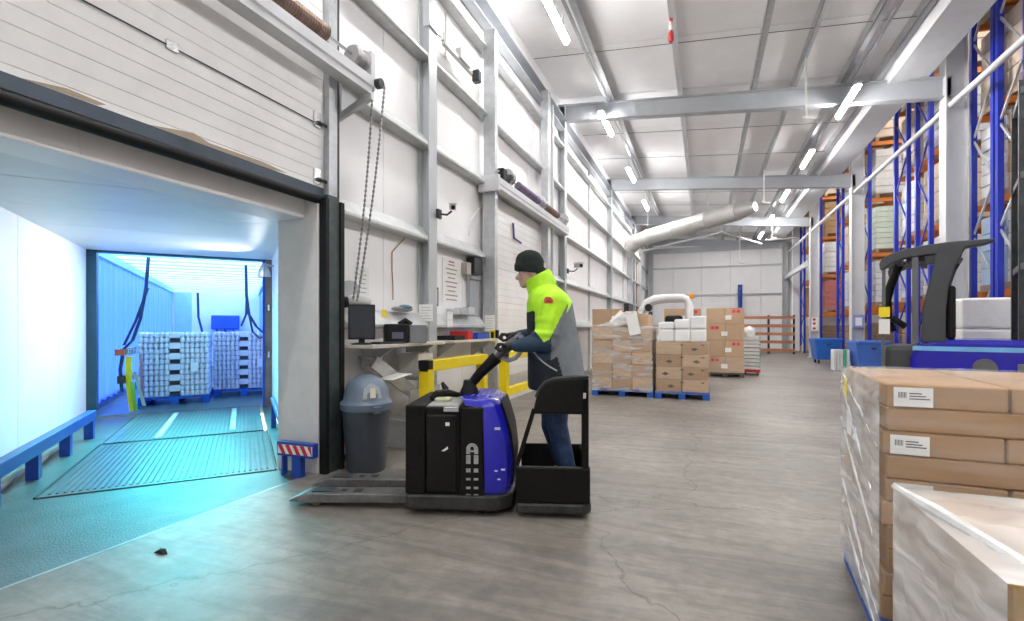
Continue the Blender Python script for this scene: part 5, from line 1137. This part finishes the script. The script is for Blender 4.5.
# ================================================================== THINGS ALONG THE LEFT WALL
bn = thing('waste_bin', 'grey round waste bin with domed lid and flap by the dock jamb', 'bin', (-3.03, 4.02, 0), 0)
bm1 = mat('charcoal_bin', (0.055, 0.065, 0.08), 0.45, var=0.15); bm2 = mat('blue_grey_bin_lid', (0.13, 0.17, 0.23), 0.35, var=0.08)
MB().lathe([(0.17, 0.0), (0.18, 0.02), (0.225, 0.60), (0.225, 0.62)], 32).obj('barrel', bm1, bn, smooth=True)
ld = MB().lathe([(0.235, 0.58), (0.242, 0.60), (0.242, 0.645), (0.225, 0.665), (0.212, 0.68), (0.205, 0.74), (0.185, 0.81), (0.15, 0.86), (0.10, 0.895), (0.05, 0.91), (0.005, 0.915)], 32).obj('lid', bm2, bn, smooth=True)
fa = math.radians(-38); b = MB()
fl_ = [(math.cos(fa+da)*rr, math.sin(fa+da)*rr, z) for da, rr, z in ((-0.42, 0.222, 0.70), (0.42, 0.222, 0.70), (0.36, 0.205, 0.80), (0.0, 0.195, 0.845), (-0.36, 0.205, 0.80))]
b.v = fl_+[(x*0.9, y*0.9, z) for x, y, z in fl_]; b.face(range(5)); b.face([9, 8, 7, 6, 5])
for i in range(5): b.face([i, (i+1) % 5, 5+(i+1) % 5, 5+i])
fo = b.obj('flap', mat('pale_flap', (0.42, 0.46, 0.50), 0.4), ld)
MB().bar((math.cos(fa)*0.225, math.sin(fa)*0.225, 0.71), (math.cos(fa)*0.212, math.sin(fa)*0.212, 0.80), 0.05, 0.006, up=(1, -1, 0)).obj('flap_sticker', mat('cream_sticker', (0.75, 0.70, 0.55), 0.6), fo)
for a in (150, 330): MB().bar((0.235*math.cos(math.radians(a)), 0.235*math.sin(math.radians(a)), 0.57), (0.25*math.cos(math.radians(a)), 0.25*math.sin(math.radians(a)), 0.63), 0.07, 0.03).obj('clip', bm2, ld)
# yellow crash barriers
def barrier(label, y0, y1, x, posts, z=1.0, low=True, s=0.125):
    t = thing('safety_barrier', label, 'barrier', (x, y0, 0), 0, 'yellow crash barriers'); L_ = y1-y0
    for y in posts:
        MB().box(-s/2, s/2, y-y0-s/2, y-y0+s/2, 0.012, z-s).obj('post', yellow_m, t, bevel=0.006); MB().box(-0.11, 0.11, y-y0-0.11, y-y0+0.11, 0, 0.012).obj('base_plate', yellow_m, t)
    MB().box(-s/2, s/2, -s/2, L_+s/2, z-s, z).obj('top_rail', yellow_m, t, bevel=0.008)
    MB().box(-s/2+0.01, s/2-0.01, -s/2-0.008, -s/2, z-s+0.01, z-0.01).obj('end_cap', black_m, t); MB().box(-s/2-0.004, s/2+0.004, -s/2-0.004, -s/2+0.09, z-s*0.75, z+0.004).obj('rubber_cap', black_m, t)
    if low: MB().box(-s/2+0.01, s/2-0.01, s/2, L_-s/2, 0.33, 0.45).obj('middle_rail', yellow_m, t, bevel=0.006)
    return t
barrier('yellow crash barrier with a black end cap beside the workbench', 4.92, 6.42, -2.90, (4.92, 6.42), 0.99)
barrier('yellow crash barrier standing before the closed dock door', 7.0, 10.0, -2.80, (7.0, 10.0), 1.0)
# workbench shelf on brackets, with things on it
wbn = thing('wall_bench', 'pale wall-mounted bench board carrying the monitor and printer', 'bench', (0, 0, 0))
bmz = mat('scuffed_bench_top', (0.62, 0.58, 0.53), 0.55, var=0.12, scale=6)
BZ = 1.19
MB().box(-3.44, -2.98, 4.05, 5.50, BZ-0.035, BZ).obj('board', bmz, wbn, bevel=0.004)
for y in (4.5, 5.35): MB().prism([(-3.44, BZ-0.035), (-3.04, BZ-0.035), (-3.44, BZ-0.28)], 'y', y-0.012, y+0.012).obj('bracket', galv, wbn)
wb2 = thing('wall_bench', 'pale bench board with red and blue trays under the notices', 'bench', (0, 0, 0))
MB().box(-3.44, -3.05, 5.86, 7.35, BZ-0.035, BZ).obj('board', bmz, wb2, bevel=0.004)
for y in (6.0, 7.2): MB().prism([(-3.44, BZ-0.035), (-3.08, BZ-0.035), (-3.44, BZ-0.28)], 'y', y-0.012, y+0.012).obj('bracket', galv, wb2)
mo = thing('computer_monitor', 'black monitor on the wall bench next to the dock jamb', 'monitor', (-3.20, 4.17, BZ), math.radians(38))
scr = mat('dark_screen', (0.035, 0.04, 0.05), 0.25, var=0.1)
MB().box(-0.13, 0.13, -0.02, 0.025, 0.05, 0.40).obj('case', black_m, mo, bevel=0.008); MB().box(-0.115, 0.115, -0.023, -0.0201, 0.07, 0.385).obj('screen', scr, mo)
MB().box(-0.03, 0.03, -0.01, 0.03, 0.0, 0.06).obj('neck', black_m, mo); MB().lathe([(0.10, 0.0), (0.10, 0.012), (0.03, 0.02)], 20).obj('foot', black_m, mo)
kb = thing('keyboard', 'flat dark keyboard lying on the wall bench before the monitor', 'keyboard', (-3.07, 4.44, BZ+0.001), math.radians(80))
MB().box(-0.19, 0.19, -0.07, 0.07, 0, 0.018).obj('case', dark_steel, kb, bevel=0.004)
b = MB()
for i in range(12):
    for j in range(4): b.box(-0.18+i*0.03, -0.155+i*0.03, -0.06+j*0.03, -0.036+j*0.03, 0.018, 0.023)
tag(b.obj('keys', black_m, kb), None, kind='stuff')
pr = thing('label_printer', 'black and grey label printer on the wall bench', 'printer', (-3.12, 4.80, BZ), math.radians(40))
MB().box(-0.21, 0.05, -0.13, 0.13, 0, 0.21).obj('front', black_m, pr, bevel=0.02); MB().box(0.05, 0.24, -0.12, 0.13, 0, 0.20).obj('housing', mat('printer_grey', (0.20, 0.21, 0.22), 0.5), pr, bevel=0.012)
MB().box(-0.14, -0.02, -0.136, -0.129, 0.05, 0.12).obj('slot', mat('violet_grey_slot', (0.12, 0.12, 0.18), 0.4), pr); MB().tube([(-0.05, 0, 0.2), (0.02, 0, 0.245), (0.08, 0, 0.2)], 0.035, 10).obj('roll', black_m, pr, smooth=True)
# lower slanted steel chute and papers
ct = thing('steel_chute', 'slanted galvanised chute leaning under the wall bench', 'chute', (0, 0, 0))
pA = at_x(374, 362, -3.22); pB = at_x(411, 391, -3.10)
chm = mat('bright_galvanised', (0.62, 0.63, 0.63), 0.4, 0.4, var=0.12)
MB().bar(tuple(pA), tuple(pB), 0.03, 0.14).obj('flange', chm, ct)
MB().bar(tuple(pA+Vector((-0.16, 0.06, 0.05))), tuple(pB+Vector((-0.12, 0.06, 0.02))), 0.28, 0.015).obj('tray', chm, ct)
MB().box(-3.44, -3.05, 4.82, 5.5, 0.30, 0.32).obj('shelf', chm, ct); MB().box(-3.07, -3.05, 4.82, 5.5, 0.20, 0.66).obj('apron', chm, ct)
MB().box(-3.44, -3.10, 4.86, 4.90, 0, 0.3).obj('leg', chm, ct); MB().box(-3.44, -3.10, 5.42, 5.46, 0, 0.3).obj('leg', chm, ct)
pq = at_x(392, 383, -3.08)
pap = MB().bar((pq.x+0.02, pq.y-0.16, pq.z+0.05), (pq.x+0.05, pq.y+0.16, pq.z+0.09), 0.20, 0.006).obj('paper_sheet', paper); tag(pap, 'crumpled white paper lying on the steel chute', 'paper')
gb = thing('white_case', 'small white appliance case under the wall bench near the barrier', 'case', (-3.22, 5.22, 0.78), 0)
MB().box(-0.15, 0.12, -0.14, 0.2, 0, 0.28).obj('case', whp, gb, bevel=0.015); MB().box(0.12, 0.125, -0.1, 0.15, 0.08, 0.2).obj('panel', greyink, gb)
MB().box(-0.2, 0.15, -0.18, 0.24, -0.03, 0).obj('bracket_shelf', galv, gb)
# things lying on the girt shelf
def on_girt(y, x=-3.40, z=1.551): return (x, y, z)
hm_ = thing('loud_hailer', 'grey and white lamp with a raised round reflector on the girt shelf', 'lamp', on_girt(4.30, -3.36), math.radians(30))
MB().sphere((0, 0, 0.075), (0.15, 0.08, 0.075), 16).obj('shell', mat('pale_grey_shell', (0.60, 0.61, 0.60), 0.35), hm_, smooth=True)
MB().sphere((-0.11, -0.03, 0.07), (0.06, 0.06, 0.06), 12).obj('lens', black_m, hm_, smooth=True)
MB().lathe([(0.005, 0), (0.06, 0.01), (0.105, 0.03), (0.10, 0.035)], 18).obj('reflector', mat('grey_dish', (0.35, 0.36, 0.37), 0.4), hm_, loc=(-0.08, 0.03, 0.19), rot=(1.2, 0.2, 0.3), smooth=True)
MB().tube([(-0.06, 0.02, 0.10), (-0.08, 0.03, 0.19)], 0.012, 6).obj('stalk', dark_steel, hm_)
cl = thing('cloth_bundle', 'bundled grey and teal cloth lying on the girt shelf', 'cloth', on_girt(5.2), 0)
MB().sphere((0, 0, 0.03), (0.06, 0.22, 0.035), 12).obj('cloth', mat('grey_cloth', (0.25, 0.26, 0.28), 0.8), cl, smooth=True); MB().sphere((0.02, 0.04, 0.055), (0.05, 0.13, 0.03), 12).obj('sleeve', mat('teal_cloth', (0.10, 0.22, 0.28), 0.8), cl, smooth=True)
ysq = MB().box(-3.335, -3.331, 4.70, 4.78, 1.47, 1.56).obj('yellow_tag', yellow_m); tag(ysq, 'small yellow tag stuck on the girt shelf edge', 'tag')
# trays on the second bench
for lab, y, sx, col, h in (('small red tray on the bench under the notices', 6.42, 0.16, rd, 0.12), ('flat blue tray on the bench under the notices', 6.88, 0.42, mat('blue_tray', (0.015, 0.08, 0.55), 0.45), 0.09), ('black tray on the bench nearest the column', 6.10, 0.30, black_m, 0.06)):
    t = thing('desk_tray', lab, 'tray', (-3.22, y, BZ), 0, 'trays on the bench')
    MB().box(-0.14, 0.14, -sx/2, sx/2, 0, 0.012).obj('base', col, t)
    for a in ((-0.14, -0.125, -sx/2, sx/2), (0.125, 0.14, -sx/2, sx/2), (-0.125, 0.125, -sx/2, -sx/2+0.012), (-0.125, 0.125, sx/2-0.012, sx/2)): MB().box(*a, 0.012, h).obj('side', col, t)
cs = thing('clear_organiser', 'grey organiser boxes above the blue tray', 'organiser', on_girt(6.75, -3.39), 0)
for i, y in enumerate((-0.25, 0.0, 0.25)): MB().box(-0.06, 0.06, y-0.11, y+0.11, 0, 0.08+0.02*i).obj('box', grp if i % 2 == 0 else galv, cs, bevel=0.006)
# notices on wall and columns, with lines of print
def notice(label, x, y0, y1, z0, z1, lines, col=greyink, title=None, frame=None):
    t = thing('notice', label, 'notice', (x, (y0+y1)/2, z0), 0, 'notices on the wall'); w2 = (y1-y0)/2; h = z1-z0
    MB().box(0, 0.003, -w2, w2, 0, h).obj('sheet', paper, t)
    b = MB()
    for i in range(lines):
        z = h*(0.88-0.80*i/max(1, lines-1)) if lines > 1 else h*0.5; l_ = w2*(0.35+0.4*((i*37) % 10)/10); b.box(0.003, 0.004, -l_, l_, z-h*0.018, z+h*0.012)
    if lines: b.obj('print', col, t)
    if title: MB().box(0.003, 0.0042, -w2*0.3, w2*0.3, h*0.93, h*0.965).obj('title', title, t)
    if frame:
        for a in ((-w2, -w2+0.02, 0, h), (w2-0.02, w2, 0, h), (-w2, w2, 0, 0.02), (-w2, w2, h-0.02, h)): MB().box(0.001, 0.008, *a).obj('frame', frame, t)
    return t
q0 = at_x(456, 320, XP+0.004); q1 = at_x(472, 268, XP+0.004)
notice('tall white notice with red heading and centred lines on the wall', XP+0.004, 6.36, 6.92, 1.72, 2.36, 9, mat('pink_grey_ink', (0.45, 0.33, 0.34), 0.7), redink)
notice('small dark framed notice beside the tall one', XP+0.004, 6.02, 6.24, 1.66, 1.92, 4, greyink, None, dark_steel)
notice('white notice sheet on the wall above the lamp', XP+0.004, 4.44, 4.68, 1.72, 2.02, 6)
def col_notice(label, y, x0, x1, z0, z1):
    t = thing('notice', label, 'notice', (x0, y, z0), 0, 'sheets on the columns'); MB().box(0, x1-x0, -0.003, 0, 0, z1-z0).obj('sheet', paper, t)
    b = MB()
    for i in range(5): b.box(0.02, (x1-x0)*(0.9-0.1*(i % 3)), -0.004, -0.003, (z1-z0)*(0.15+0.16*i), (z1-z0)*(0.15+0.16*i)+0.006)
    b.obj('print', greyink, t)
col_notice('white sheet taped to the first column above the barrier', YK-0.108, XC-0.14, XC+0.06, 1.44, 1.66)
col_notice('white sheet hanging on the door track above the hand scanner', DOOR2[0]-0.104, -3.36, -3.18, 1.30, 1.56)
notice('small white sheet on the girt shelf beside the first column', -3.33, 6.2, 6.36, 1.36, 1.58, 3)
hs_ = thing('hand_scanner', 'yellow and black hand scanner hanging on the door track', 'scanner', (-3.20, DOOR2[0]-0.13, 1.12), 0)
MB().box(-0.05, 0.05, -0.03, 0.03, 0, 0.20).obj('body', yellow_m, hs_, bevel=0.012); MB().box(-0.025, 0.025, -0.036, -0.03, 0.03, 0.17).obj('keypad', black_m, hs_); MB().box(0.05, 0.09, -0.03, 0.03, 0.06, 0.2).obj('trigger', black_m, hs_)
# electric box under the girt at the second door
eb = thing('junction_box', 'dark junction box with grey pipe under the girt by the door track', 'box', (XP+0.012, 7.25, 2.2), 0)
MB().box(0, 0.14, -0.12, 0.18, 0.0, 0.26).obj('case', dark_steel, eb); MB().box(0.0, 0.10, -0.30, -0.16, -0.02, 0.16).obj('side_case', mat('beige_case', (0.45, 0.42, 0.36), 0.5), eb)
MB().box(0.0, 0.05, -0.10, 0.22, -0.62, -0.08).obj('cover_plate', mat('grey_cover', (0.42, 0.44, 0.48), 0.5), eb); MB().tube([(0.06, -0.15, -0.05), (0.06, 0.2, -0.05)], 0.035, 10).obj('pipe', galv, eb)
# security cameras
def cctv(label, base, d, s=1.0):
    t = thing('security_camera', label, 'camera', tuple(base), 0, 'security cameras'); d = Vector(d).normalized()
    MB().box(-0.015, 0.015, -0.05, 0.05, -0.06, 0.06).obj('mount', dark_steel, t); MB().tube([(0.01, 0, 0), (0.10*s, 0.04, -0.01), (0.16*s, 0.06, 0.04*s)], 0.014, 8).obj('arm', dark_steel, t, smooth=True)
    c = Vector((0.17*s, 0.06, 0.09*s)); MB().bar(tuple(c-d*0.10*s), tuple(c+d*0.12*s), 0.075*s, 0.07*s).obj('housing', galv, t, bevel=0.01); MB().bar(tuple(c-d*0.11*s+Vector((0, 0, 0.045*s))), tuple(c+d*0.15*s+Vector((0, 0, 0.045*s))), 0.09*s, 0.012).obj('sunshield', galv, t)
    MB().tube([tuple(c+d*0.115*s), tuple(c+d*0.13*s)], 0.028*s, 12).obj('lens', black_m, t)
cctv('grey security camera on an arm from the first wall column', at_x(439, 214, XC+0.02), (0.5, -0.8, -0.25), 1.0)
cctv('small dark security camera beyond the operator on the wall', at_x(568, 271, XC+0.02), (0.6, -0.8, -0.1), 1.5)
# cables, small lamps and brackets high on the wall
def wall_cable(label, pts, r=0.008, m=greyink, x=XP+0.012):
    o = MB().tube([tuple(at_x(u, v, x)) for u, v in pts], r, 6).obj('wall_cable', m); tag(o, label, 'cable', 'cables on the wall'); return o
wall_cable('thin cable dropping from the girt above the wall bench', [(409, 232), (403, 240), (392, 252), (392, 270), (393, 285), (393, 300)], 0.007, MATS['kraft_cardboard'])
wall_cable('white conduit bending down beside the camera to the junction box', [(485, 180), (482, 205), (470, 222), (469, 236)], 0.016, whp)
wall_cable('white conduit hanging from the roof beside the second girt', [(447, 0), (446, 30), (446, 58)], 0.014, whp)
fl2 = thing('wall_floodlight', 'small twin floodlight on the top girt right of the first column', 'floodlight', tuple(at_x(458, 62, XP+0.12)), 0)
MB().box(0, 0.06, -0.5, 0.45, -0.01, 0.04).obj('rail', whp, fl2); MB().box(0.0, 0.10, -0.1, 0.25, 0.0, 0.16).obj('head', grp, fl2, bevel=0.01); MB().box(0.04, 0.16, 0.38, 0.5, -0.12, 0.06).obj('sensor', dark_steel, fl2, bevel=0.02)
br = thing('cable_clamp', 'grey clamp bracket round the first column high up', 'bracket', (XC, YK, at_x(432, 28, XC).z), 0)
MB().box(-0.06, 0.04, -0.135, -0.105, -0.03, 0.03).obj('clamp', galv, br); MB().box(0.008, 0.03, -0.14, 0.24, -0.02, 0.015).obj('bar', galv, br); MB().tube([(0.03, 0.2, -0.05), (0.03, 0.2, 0.05)], 0.025, 8).obj('bolt', galv, br)
hl = MB().tube([tuple(at_x(513, 223, -3.40)), tuple(at_x(514, 238, -3.40)), tuple(at_x(521, 243, -3.36))], 0.02, 6).obj('door_handle', mat('violet_handle', (0.10, 0.08, 0.30), 0.5)); hl.parent = d2
# far doorway frame and wall duct
d3 = struct('door_3', label='tall doorway with brown edge far along the left wall')
MB().box(XP, XP+0.06, 24.9, 28.2, 0, 5.0).obj('leaf', mat('cream_door', (0.76, 0.72, 0.64), 0.5), d3); MB().box(XP, XP+0.25, 24.7, 24.9, 0, 5.2).obj('frame_post', col_light, d3); MB().box(XP, XP+0.25, 28.2, 28.4, 0, 5.2).obj('frame_post', col_grey, d3); MB().box(XP+0.05, XP+0.1, 27.6, 27.75, 0, 4.8).obj('edge', mat('brown_edge', (0.3, 0.2, 0.14), 0.6), d3); MB().box(XP, XP+0.25, 24.9, 28.2, 5.0, 5.2).obj('frame_head', col_light, d3)
du = thing('air_duct', 'large pale grey duct rising from the left wall under the roof', 'duct', (0, 0, 0))
dpts = [(-3.45, 24.0, 4.75), (-3.25, 23.9, 5.10), (-2.9, 23.7, 5.32), (-2.4, 23.4, 5.43), (-1.2, 22.6, 5.55), (0.1, 21.75, 5.68), (1.2, 21.0, 5.78)]
dm_ = mat('pale_duct_sheet', (0.50, 0.49, 0.47), 0.42, 0.25, var=0.08)
for i in range(len(dpts)-1):
    p0, p1 = Vector(dpts[i]), Vector(dpts[i+1]); r_ = 0.34; MB().tube([tuple(p0), tuple(p0.lerp(p1, 0.04)), tuple(p0.lerp(p1, 0.96)), tuple(p1)], [r_+0.02, r_, r_, r_+0.02], 18).obj('duct_section', dm_, du, smooth=True)
MB().tube([(1.2, 21.0, 5.78), (1.75, 20.65, 5.84)], [0.34, 0.18], 18).obj('outlet_cone', dm_, du, smooth=True)
for p in (dpts[3], dpts[5]): MB().tube([tuple(Vector(p)+Vector((0, 0, 0.25))), (p[0], p[1], z_under(p[0])+RD)], 0.012, 6).obj('hanger', galv, du)
# hanging pull switches, red alarm, blue pipe on the end wall
def hanging(label, u, v, Y, top_v, m=whp, name='pull_switch', foot=True):
    p = at_y(u, v, Y); t = thing(name, label, 'switch', tuple(p), 0, 'hanging pull switches'); zt = z_under(p.x)+RD+PD-p.z
    MB().tube([(0, 0, 0.03), (0, 0, zt)], 0.018, 8).obj('drop_tube', m, t)
    if foot: MB().tube([(-0.06, 0, 0.05), (0, 0, 0.02), (0.16, 0, -0.02), (0.2, 0, 0.01)], 0.03, 8).obj('foot', m, t, smooth=True)
    return t
hanging('white hanging pull switch nearest below the first beam', 806, 119, 11.2, 62)
hanging('white hanging pull switch in front of the second beam', 764, 203, 18.6, 172)
hanging('white hanging pipe before the end wall', 740, 263, 28.0, 232)
hanging('white hanging pipe near the farther column', 772, 238, 25.0, 212)
ra = thing('red_alarm', 'red and white alarm hanging from a purlin', 'alarm', tuple(at_y(671, 42, 9.3)), 0)
MB().lathe([(0.035, 0.0), (0.05, 0.03), (0.045, 0.16), (0.02, 0.2)], 14).obj('red_body', rd, ra, smooth=True); MB().lathe([(0.03, 0.2), (0.045, 0.23), (0.04, 0.32), (0.02, 0.36)], 14).obj('white_body', whp, ra, smooth=True); MB().lathe([(0.025, 0.36), (0.035, 0.38), (0.02, 0.45)], 12).obj('cap', rd, ra)
zt_ = z_under(ra.location.x)+RD-ra.location.z; MB().tube([(0, 0, 0.45), (0, 0, zt_)], 0.008, 6).obj('cord', greyink, ra)
rb = thing('roof_brace', 'white brace tubes meeting under the far roof before the end wall', 'brace', (0, 0, 0))
for pts in (((638, 252), (722, 232)), ((722, 232), (762, 244)), ((722, 232), (722, 214))): MB().tube([tuple(at_y(u, v, 29.5)) for u, v in pts], 0.05, 8).obj('brace_tube', col_light, rb, smooth=True)
o = MB().tube([tuple(at_y(u, v, 29.5)) for u, v in ((766, 240), (797, 238))], 0.04, 8).obj('service_pipe', col_light, smooth=True); tag(o, 'white horizontal pipe by the farther column', 'pipe')
p = at_y(740, 285, YEND-0.12); o = MB().tube([(p.x, YEND-0.30, 0.0), (p.x, YEND-0.30, p.z)], 0.12, 10).obj('blue_pipe', blue_paint, smooth=True); tag(o, 'blue vertical pipe against the end wall', 'pipe')
# floor litter in front of the dock
sc_ = at_z(162, 553, 0.0); b = MB(); rr = [0.05, 0.035, 0.06, 0.04, 0.055, 0.03, 0.045]
b.v = [(sc_.x+rr[i]*math.cos(i*0.9), sc_.y+rr[i]*0.6*math.sin(i*0.9), 0.001) for i in range(7)]+[(sc_.x+rr[i]*0.7*math.cos(i*0.9), sc_.y+rr[i]*0.45*math.sin(i*0.9), 0.012+0.012*(i % 2)) for i in range(7)]
b.face(range(7)[::-1]); b.face(range(7, 14))
for i in range(7): b.face([i, (i+1) % 7, 7+(i+1) % 7, 7+i])
tag(b.obj('rubber_scrap', black_m), 'torn scrap of black rubber on the floor before the dock', 'scrap')
